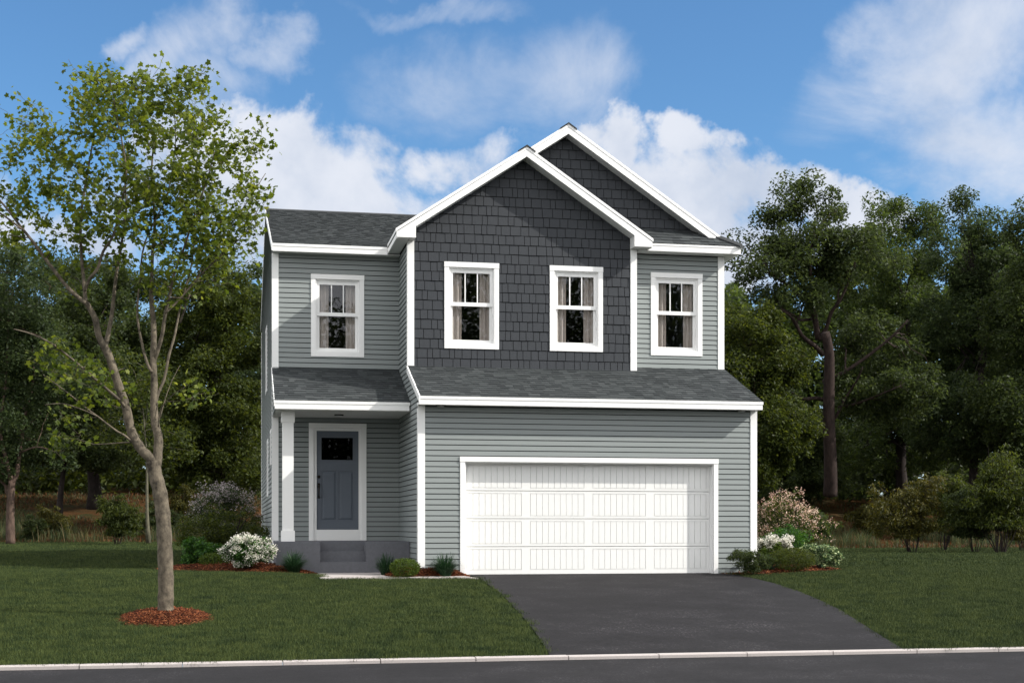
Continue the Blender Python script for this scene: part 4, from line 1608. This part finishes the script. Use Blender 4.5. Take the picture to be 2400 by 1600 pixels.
# mulch beds: heaped bark chips
def mulch(name, label, outline, n, hgt, size=.05, steps=10):
    cx = sum(p[0] for p in outline) / len(outline)
    cyy = sum(p[1] for p in outline) / len(outline)
    root = bpy.data.objects.new(name, None)
    COL.objects.link(root)
    root['kind'] = 'stuff'
    mb = MB()
    m_ = len(outline)
    for s_ in range(steps + 1):
        f = 1 - s_ / steps
        for i in range(m_):
            x, y = cx + (outline[i][0] - cx) * f, cyy + (outline[i][1] - cyy) * f
            mb.v.append((x, y, gz(x, y) - .03 + (hgt + .03) * (1 - f ** 3)))
    for s_ in range(steps):
        for i in range(m_):
            a, b2 = s_ * m_ + i, s_ * m_ + (i + 1) % m_
            mb.f.append((a, b2, b2 + m_, a + m_))
    mb.build('mulch_soil', M['mulchsoil'], root, True, 'stuff')
    bxv = np.array([(x, y, z) for x in (-.5, .5) for y in (-.5, .5) for z in (-.5, .5)])
    bxf = np.array([(0, 1, 3, 2), (4, 6, 7, 5), (0, 4, 5, 1), (2, 3, 7, 6), (0, 2, 6, 4), (1, 5, 7, 3)])
    V, F = [], []
    for i in range(n):
        e = random.randrange(m_)
        s1, s2 = random.random(), random.random() ** .5
        a, b2 = outline[e], outline[(e + 1) % m_]
        ex, ey = a[0] + (b2[0] - a[0]) * s1, a[1] + (b2[1] - a[1]) * s1
        f = s2 * random.choice((1, 1, 1, 1.03))
        x, y = cx + (ex - cx) * f, cyy + (ey - cyy) * f
        z = gz(x, y) - .03 + (hgt + .03) * (1 - min(1, f) ** 3) + random.uniform(.0, .02)
        rot = Matrix.Rotation(random.uniform(0, 6.283), 3, 'Z') @ Matrix.Rotation(random.gauss(0, .35), 3, 'Y') @ Matrix.Rotation(random.gauss(0, .5), 3, 'X')
        L = size * random.uniform(.5, 1.4)
        S = np.array([L * 1.25, L * random.uniform(.10, .24), .007])
        V.append((bxv * S) @ np.array(rot).T + np.array([x, y, z]))
        F.append(bxf + 8 * i)
    arr_mesh('bark_chips', np.concatenate(V), np.concatenate(F), M['chip'], root, False, 'stuff')


def wob(pts, n, amp, seed):
    """resample a closed outline smoothly, with a ragged edge"""
    rr = random.Random(seed)
    out = []
    L = len(pts)
    per = max(2, n // L)
    for i in range(L):
        p0, p1, p2, p3 = pts[(i - 1) % L], pts[i], pts[(i + 1) % L], pts[(i + 2) % L]
        for j in range(per):
            t = j / per
            q = []
            for c in (0, 1):
                q.append(.5 * (2 * p1[c] + (p2[c] - p0[c]) * t + (2 * p0[c] - 5 * p1[c] + 4 * p2[c] - p3[c]) * t * t + (3 * p1[c] - p0[c] - 3 * p2[c] + p3[c]) * t ** 3))
            out.append((q[0] + rr.uniform(-amp, amp), q[1] + rr.uniform(-amp, amp)))
    return out


tb = (-4.31, -5.9)                    # foot of the maple
ring = [(tb[0] + math.cos(a) * .66, tb[1] + math.sin(a) * .95) for a in np.linspace(0, 6.283, 12, endpoint=False)]
mulch('mulch_ring', '', wob(ring, 48, .025, 1), 5200, .085)
mulch('mulch_bed', '', wob([(-4.95, 2.2), (-4.1, 1.3), (-3.0, .5), (-2.2, .35), (-1.78, .75), (-1.85, 1.15), (-2.6, 1.25), (-2.62, 4.0), (-3.6, 5.0), (-4.8, 4.2)], 60, .03, 2), 8200, .13)
mulch('mulch_bed', '', wob([(-.46, -.42), (.25, -.40), (.80, -.36), (.90, -.12), (.5, .02), (.1, .02), (-.0, .3), (-.02, 1.15), (-.55, 1.15), (-.66, .5)], 60, .02, 3), 5200, .13)
mulch('mulch_bed', '', wob([(5.86, -.04), (6.35, -.34), (7.1, -.2), (8.2, .4), (9.1, 1.2), (9.2, 2.6), (8.4, 4.2), (7.2, 4.5), (6.66, 3.0), (6.66, .2), (6.3, -.05)], 66, .03, 4), 7200, .10)

# ------------------------------------------------------------------ the maple in the front lawn
ZM = 19.6
mx_, my_ = at(389, ZM)
mzz = gz(mx_, my_)
maple = thing('maple_tree', 'young maple with pale forked trunk in a mulch ring on the front lawn', 'tree', (mx_, my_, mzz))
KM = ZM / FPX


def mp(u, v, d=0.0):
    """point of the maple, d metres behind its trunk"""
    p = pt(u, v, ZM)
    p += Vector((SN, CS, 0)) * d
    return p - Vector((mx_, my_, mzz))


mb = MB()
mnodes = []


def limb(path, r0, r1, d0=0.0, d1=0.0, n=8, collect=True, sides=9):
    pts = [mp(u, v, d0 + (d1 - d0) * (i / (len(path) - 1)) ** 1.2) for i, (u, v) in enumerate(path)]
    # smooth by Catmull-Rom
    out = []
    for i in range(len(pts) - 1):
        p0, p1, p2, p3 = pts[max(i - 1, 0)], pts[i], pts[i + 1], pts[min(i + 2, len(pts) - 1)]
        for j in range(4):
            t = j / 4
            out.append(.5 * (2 * p1 + (p2 - p0) * t + (2 * p0 - 5 * p1 + 4 * p2 - p3) * t * t + (3 * p1 - p0 - 3 * p2 + p3) * t ** 3))
    out.append(pts[-1])
    m_ = len(out) - 1
    rad = [(r0 + (r1 - r0) * (i / m_)) * KM * (1 + .05 * math.sin(i * 2.3 + r0)) for i in range(m_ + 1)]
    mb.tube(out, rad, sides)
    if collect:
        for i in range(m_ // 4, m_ + 1):
            mnodes.append((out[i], rad[i]))
    return out


tpath = [(389, 1446), (388, 1425), (389, 1370), (387, 1298), (383, 1220), (375, 1155), (364, 1112), (358, 1081)]
limb(tpath, 19, 15.5, collect=False, sides=14)
mb.tube([mp(389, 1450), mp(389, 1436), mp(389, 1420)], [24 * KM, 20 * KM, 17 * KM], 14)
limb([(360, 1100), (355, 1076), (332, 1053), (310, 1014), (297, 953), (281, 905), (261, 841), (251, 818)], 12.5, 9, 0, -.1)
limb([(364, 1112), (368, 1070), (369, 1025), (360, 992), (356, 953), (355, 897), (351, 841), (351, 784), (348, 742), (342, 700), (341, 658), (341, 588), (345, 500), (335, 400), (340, 300)], 12, 1.8, 0, .5)
limb([(251, 820), (238, 790), (233, 754), (222, 728), (216, 717)], 8, 6, -.1, -.3)
limb([(217, 719), (182, 689), (140, 633), (112, 591), (90, 560), (62, 520), (30, 470), (20, 380)], 5.2, 1.4, -.3, -.9)
limb([(92, 562), (50, 530), (0, 506), (-40, 480)], 2.4, .9, -.7, -1.1)
limb([(216, 717), (210, 678), (202, 636), (194, 582), (190, 500), (200, 400), (210, 300), (200, 220)], 5, 1.2, -.3, .3)
limb([(213, 690), (225, 665), (247, 639), (261, 602), (286, 566), (305, 500), (320, 420), (300, 300), (285, 210)], 4.4, 1.0, -.3, -.6)
limb([(251, 818), (254, 784), (257, 740), (258, 678), (257, 633), (262, 560), (268, 470), (255, 360), (240, 240)], 6, 1.2, -.1, .9)
limb([(352, 842), (362, 820), (376, 784), (387, 734), (401, 689), (415, 644), (440, 590), (470, 510), (500, 440), (520, 380)], 5.5, 1.1, .2, -.5)
limb([(360, 945), (364, 920), (376, 883), (384, 827), (393, 784), (398, 742), (405, 690), (425, 600), (430, 500), (420, 380), (430, 260)], 4.2, .9, .1, .9)
limb([(352, 870), (345, 860), (337, 841), (325, 798), (314, 734), (318, 660), (330, 560), (380, 450), (400, 330), (395, 230)], 4, .9, .1, .3)
limb([(387, 734), (420, 700), (470, 640), (520, 590), (570, 540), (600, 480)], 2.8, .8, 0, .2)
limb([(398, 742), (430, 640), (480, 540), (540, 450), (590, 360)], 2.6, .8, .6, 1.1)
limb([(297, 953), (281, 933), (247, 902), (216, 871), (157, 821), (112, 798), (80, 790)], 4.2, 1.2, -.1, -.8)
limb([(311, 1034), (300, 1022), (282, 1010), (249, 982), (228, 964), (190, 930), (140, 890)], 3, .8, -.1, -.7, collect=True)
limb([(247, 980), (215, 965), (180, 955), (150, 960)], 1.6, .6, -.4, -.8)
limb([(371, 1000), (380, 960), (410, 930), (440, 915)], 1.8, .6, 0, -.3)
limb([(375, 980), (385, 930), (395, 890), (410, 850)], 1.4, .5, 0, .3)

# twigs grown towards points spread through the crown
crown = [(330, 350, 200, 170, 170), (300, 240, 120, 85, 70), (80, 400, 110, 120, 60), (500, 410, 110, 150, 95), (330, 520, 215, 110, 120), (40, 520, 70, 80, 22),
         (230, 890, 100, 65, 20), (140, 840, 70, 50, 16), (520, 570, 80, 60, 26), (400, 200, 90, 50, 22), (150, 980, 60, 40, 7), (130, 1050, 30, 40, 5), (460, 640, 90, 60, 16), (90, 300, 60, 60, 12), (470, 250, 60, 60, 12), (390, 650, 70, 60, 14), (150, 620, 60, 60, 10), (480, 900, 60, 50, 6),
         (585, 330, 55, 60, 12), (605, 440, 35, 60, 9), (570, 530, 60, 60, 12), (215, 185, 60, 30, 7), (470, 185, 50, 35, 8), (60, 270, 60, 50, 9), (300, 430, 200, 120, 50)]
rngm = random.Random(5)
targets = []
for (u_, v_, ru, rv, n_) in crown:
    for i in range(int(n_ * 1.3)):
        while True:
            a, b2, c2 = rngm.uniform(-1, 1), rngm.uniform(-1, 1), rngm.uniform(-1, 1)
            if a * a + b2 * b2 + c2 * c2 < 1:
                break
        targets.append(mp(u_ + a * ru, v_ + b2 * rv, c2 * 1.35 * min(1, ru / 110)))
base_nodes = np.array([tuple(p) for p, r in mnodes])
rads = [r for p, r in mnodes]
order = sorted(range(len(targets)), key=lambda i: np.min(np.sum((base_nodes - np.array(targets[i])) ** 2, axis=1)))
LP = []
nodes_arr = base_nodes.copy()
for i in order:
    c = np.array(targets[i])
    d = nodes_arr - c
    cost = np.sqrt((d ** 2).sum(1)) + np.maximum(0, d[:, 2] + .05) * 2.5
    j = int(np.argmin(cost))
    p0 = Vector(nodes_arr[j])
    r0 = min(rads[j] * .6, .014)
    tgt = Vector(c)
    pts = bend(p0, tgt, -.05, 5, .03)
    mb.tube(pts, [max(.0022, r0 * (1 - .8 * q / 5)) for q in range(6)], 5, False)
    nodes_arr = np.concatenate([nodes_arr, np.array([tuple(pts[q]) for q in (2, 3, 4)])])
    rads += [max(.0025, r0 * (1 - .8 * q / 5)) for q in (2, 3, 4)]
    L = (tgt - p0).length
    m_ = rngm.randint(9, 14)
    for q in range(m_):
        f = 1 - (1 - min(.9, .35 / max(L, .05))) * 0 - rngm.random() ** 1.4 * min(.95, .55 / max(L, .1))
        p = p0.lerp(tgt, max(0, f))
        p += Vector((rngm.gauss(0, 1), rngm.gauss(0, 1), rngm.gauss(-.35, .8))) * .075
        LP.append(tuple(p))
mb.build('trunk', MAT_BARK['maple'], maple, True)
LP = np.array(LP)
LS = .071
one = 300
near = np.argsort(LP @ np.array([SN, CS, 0]) + RNG.normal(size=len(LP)) * .35)
V, F = leaves(LP[near[one:]], LS, MAPLE, .45)
arr_mesh('foliage', V, F, MAT_LEAF['maple'], maple, False, 'stuff')
lm = []
for q in range(10):
    V, F = leaves(np.zeros((1, 3)), LS, MAPLE, .45)
    o = arr_mesh('leaf', V, F, MAT_LEAF['maple'], maple)
    lm.append(o)
for q in range(one):
    if q < 10:
        o = lm[q]
    else:
        o = bpy.data.objects.new('leaf', lm[q % 10].data)
        link(o, maple)
    o.location = LP[near[q]]
    o.rotation_euler = (0, 0, random.uniform(0, 6.283))

# ------------------------------------------------------------------ grass
m, nt, b = mat('grass_blade')
oi = nnew(nt, 'ShaderNodeObjectInfo')
tc = nnew(nt, 'ShaderNodeNewGeometry')
mp_ = nnew(nt, 'ShaderNodeMapping')
mp_.inputs['Scale'].default_value = (1.0, 1.6, 1.0)
nt.links.new(tc.outputs['Position'], mp_.inputs[0])
nz = nnew(nt, 'ShaderNodeTexNoise')
nz.inputs['Scale'].default_value = 2.6
nz.inputs['Detail'].default_value = 6
nz.inputs['Roughness'].default_value = .7
nt.links.new(mp_.outputs[0], nz.inputs[0])
ad = nnew(nt, 'ShaderNodeMath', operation='MULTIPLY_ADD')
nt.links.new(oi.outputs['Random'], ad.inputs[0])
ad.inputs[1].default_value = .3
ad2 = nnew(nt, 'ShaderNodeMath', operation='MULTIPLY_ADD')
nt.links.new(tc.outputs['Random Per Island'], ad2.inputs[0])
ad2.inputs[1].default_value = .3
nt.links.new(nz.outputs[0], ad2.inputs[2])
nt.links.new(ad2.outputs[0], ad.inputs[2])
c = ramp(nt, ad.outputs[0], [(.46, (.0095, .0195, .007)), (.72, (.0225, .0395, .0115)), (.96, (.066, .085, .022))])
nt.links.new(c, b.inputs['Base Color'])
b.inputs['Roughness'].default_value = .7
b.inputs['Specular IOR Level'].default_value = .15
M['grass'] = m


def tuft_mesh(n, rad, h, w, seed, name):
    rr = random.Random(seed)
    V, F = [], []
    for i in range(n):
        an, r_ = rr.uniform(0, 6.283), rad * math.sqrt(rr.random())
        x, y = math.cos(an) * r_, math.sin(an) * r_
        fa = rr.uniform(0, 6.283)
        sx, sy = math.cos(fa) * w / 2, math.sin(fa) * w / 2
        hh = h * rr.uniform(.55, 1.15)
        ln = rr.uniform(.1, .65) * hh
        la = rr.uniform(0, 6.283)
        lx, ly = math.cos(la) * ln, math.sin(la) * ln
        k_ = len(V)
        V += [(x - sx, y - sy, -.01), (x + sx, y + sy, -.01), (x + lx * .35 + sx * .7, y + ly * .35 + sy * .7, hh * .6), (x + lx * .35 - sx * .7, y + ly * .35 - sy * .7, hh * .6), (x + lx, y + ly, hh)]
        F += [(k_, k_ + 1, k_ + 2), (k_, k_ + 2, k_ + 3), (k_ + 3, k_ + 2, k_ + 4)]
    me = bpy.data.meshes.new(name)
    me.from_pydata(V, [], F)
    return me


def scatter(name, src_meshes, m, verts, faces, density, smin, smax, seed):
    """blades scattered over a patch of ground by geometry nodes"""
    colx = bpy.data.collections.new(name + '_source')
    for i, me in enumerate(src_meshes):
        me.materials.append(m)
        colx.objects.link(bpy.data.objects.new(name + '_blade', me))
    me = bpy.data.meshes.new(name)
    me.from_pydata(verts, [], faces)
    o = bpy.data.objects.new(name, me)
    link(o)
    o['kind'] = 'stuff'
    g = bpy.data.node_groups.new(name + '_scatter', 'GeometryNodeTree')
    g.interface.new_socket('Geometry', in_out='INPUT', socket_type='NodeSocketGeometry')
    g.interface.new_socket('Geometry', in_out='OUTPUT', socket_type='NodeSocketGeometry')
    N_, L_ = g.nodes, g.links
    gi, go = N_.new('NodeGroupInput'), N_.new('NodeGroupOutput')
    dp = N_.new('GeometryNodeDistributePointsOnFaces')
    dp.inputs['Density'].default_value = density
    dp.inputs['Seed'].default_value = seed
    ci = N_.new('GeometryNodeCollectionInfo')
    ci.inputs['Collection'].default_value = colx
    ci.inputs['Separate Children'].default_value = True
    ip = N_.new('GeometryNodeInstanceOnPoints')
    ip.inputs['Pick Instance'].default_value = True
    rv = N_.new('FunctionNodeRandomValue')
    rv.data_type = 'FLOAT_VECTOR'
    rv.inputs[0].default_value = (0, 0, 0)
    rv.inputs[1].default_value = (.12, .12, 6.283)
    sv = N_.new('FunctionNodeRandomValue')
    sv.data_type = 'FLOAT'
    sv.inputs[2].default_value = smin
    sv.inputs[3].default_value = smax
    L_.new(gi.outputs[0], dp.inputs['Mesh'])
    L_.new(dp.outputs['Points'], ip.inputs['Points'])
    L_.new(ci.outputs[0], ip.inputs['Instance'])
    L_.new(rv.outputs[0], ip.inputs['Rotation'])
    L_.new(sv.outputs[1], ip.inputs['Scale'])
    L_.new(ip.outputs[0], go.inputs[0])
    md = o.modifiers.new('scatter', 'NODES')
    md.node_group = g
    return o


def in_poly(x, y, poly):
    c = False
    n = len(poly)
    for i in range(n):
        x0, y0 = poly[i]
        x1, y1 = poly[(i + 1) % n]
        if (y0 > y) != (y1 > y) and x < (x1 - x0) * (y - y0) / (y1 - y0) + x0:
            c = not c
    return c


HOLES = [
    [(x - .05, y) for x, y in DL][::-1] + [(DL[0][0], 1), (DR[0][0], 1)] + [(x + .06, y) for x, y in DR],
    [(-2.62, 1.1), (.9, 1.1), (.9, -.3), (-.42, -.3), (-.42, -.6), (-1.86, -.55), (-1.8, 1.1)],
    [(-.45, .0), (.98, -.1), (.98, -.68), (-.45, -.6)],
    [(XL - .05, 1.0), (W + .05, -.1), (W + .05, 15), (XL - .05, 15)],
    [(tb[0] + math.cos(a) * .63, tb[1] + math.sin(a) * .91) for a in np.linspace(0, 6.283, 24, endpoint=False)],
    [(-4.95, 2.2), (-4.1, 1.25), (-3.0, .45), (-2.2, .3), (-1.75, .7), (-1.8, 3), (-2.5, 4.8), (-4.7, 4.4)],
    [(5.8, .1), (6.35, -.30), (7.1, -.16), (8.2, .44), (9.05, 1.25), (9.1, 2.6), (8.3, 4.1), (6.6, 4.4)],
]


def lawn_patch(x0, x1, y0, y1, st):
    V, F, idx = [], [], {}

    def vid(i, j):
        if (i, j) not in idx:
            x, y = x0 + i * st, y0 + j * st
            idx[(i, j)] = len(V)
            V.append((x, y, gz(x, y) - .008))
        return idx[(i, j)]
    for j in range(int(round((y1 - y0) / st))):
        for i in range(int(round((x1 - x0) / st))):
            x, y = x0 + (i + .5) * st, y0 + (j + .5) * st
            # keep only what the view or a step to its side can see
            zc = (x - CAM[0]) * SN + (y - CAM[1]) * CS
            xc = (x - CAM[0]) * CS - (y - CAM[1]) * SN
            if abs(xc) > zc * .40 + 1.2:
                continue
            if any(in_poly(x, y, h) for h in HOLES):
                continue
            F.append((vid(i, j), vid(i + 1, j), vid(i + 1, j + 1), vid(i, j + 1)))
    return V, F


t1 = [tuft_mesh(80, .16, .044, .0036, s, 'tuft') for s in range(5)]
t2 = [tuft_mesh(90, .36, .05, .008, 20 + s, 'tuft') for s in range(4)]
V, F = lawn_patch(-15, 15, KY, 3.14, .1)
scatter('grass', t1, M['grass'], V, F, 110, .75, 1.25, 1)
V, F = lawn_patch(-40, 36, 3.2, LAWN_END, .4)
scatter('grass', t2, M['grass'], V, F, 18, .8, 1.2, 2)

# long grass and dry straw where the lawn meets the wood
m2 = leaf_mat('long_grass', [(0, (.03, .05, .02)), (.5, (.055, .085, .035)), (.8, (.09, .10, .04)), (1, (.16, .10, .045))], .3)
t3 = [tuft_mesh(26, .25, .75, .022, 40 + s, 'long_tuft') for s in range(4)]
t4 = [tuft_mesh(30, .5, .14, .03, 60 + s, 'straw_tuft') for s in range(3)]
V, F = [], []


def strip(y0, y1, st, cond):
    V, F, idx = [], [], {}

    def vid(i, j):
        if (i, j) not in idx:
            x, y = -45 + i * st, y0 + j * st
            idx[(i, j)] = len(V)
            V.append((x, y, gz(x, y)))
        return idx[(i, j)]
    for j in range(int((y1 - y0) / st)):
        for i in range(int(100 / st)):
            x, y = -45 + (i + .5) * st, y0 + (j + .5) * st
            zc = (x - CAM[0]) * SN + (y - CAM[1]) * CS
            xc = (x - CAM[0]) * CS - (y - CAM[1]) * SN
            if abs(xc) > zc * .41 + 1 or not cond(x, y):
                continue
            F.append((vid(i, j), vid(i + 1, j), vid(i + 1, j + 1), vid(i, j + 1)))
    return V, F


V, F = strip(LAWN_END + .3, LAWN_END + 8, .5, lambda x, y: math.sin(x * .9) + math.sin(x * .37 + y) + math.sin(y * 1.7 + x * .2) > (-.3 if y < LAWN_END + 2.5 else .9))
scatter('tall_grass', t3, m2, V, F, 7, .5, 1.1, 3)
m3 = leaf_mat('pine_straw', [(0, (.04, .018, .007)), (.4, (.095, .04, .014)), (.6, (.15, .062, .02)), (.7, (.04, .052, .018)), (1, (.065, .085, .028))], .2)
V, F = strip(LAWN_END - .3, LAWN_END + 20, .5, lambda x, y: math.sin(x * .35 + 1) + math.sin(y * .9 + x * .15) > -.4)
scatter('pine_straw', t4, m3, V, F, 5, .6, 1.3, 4)
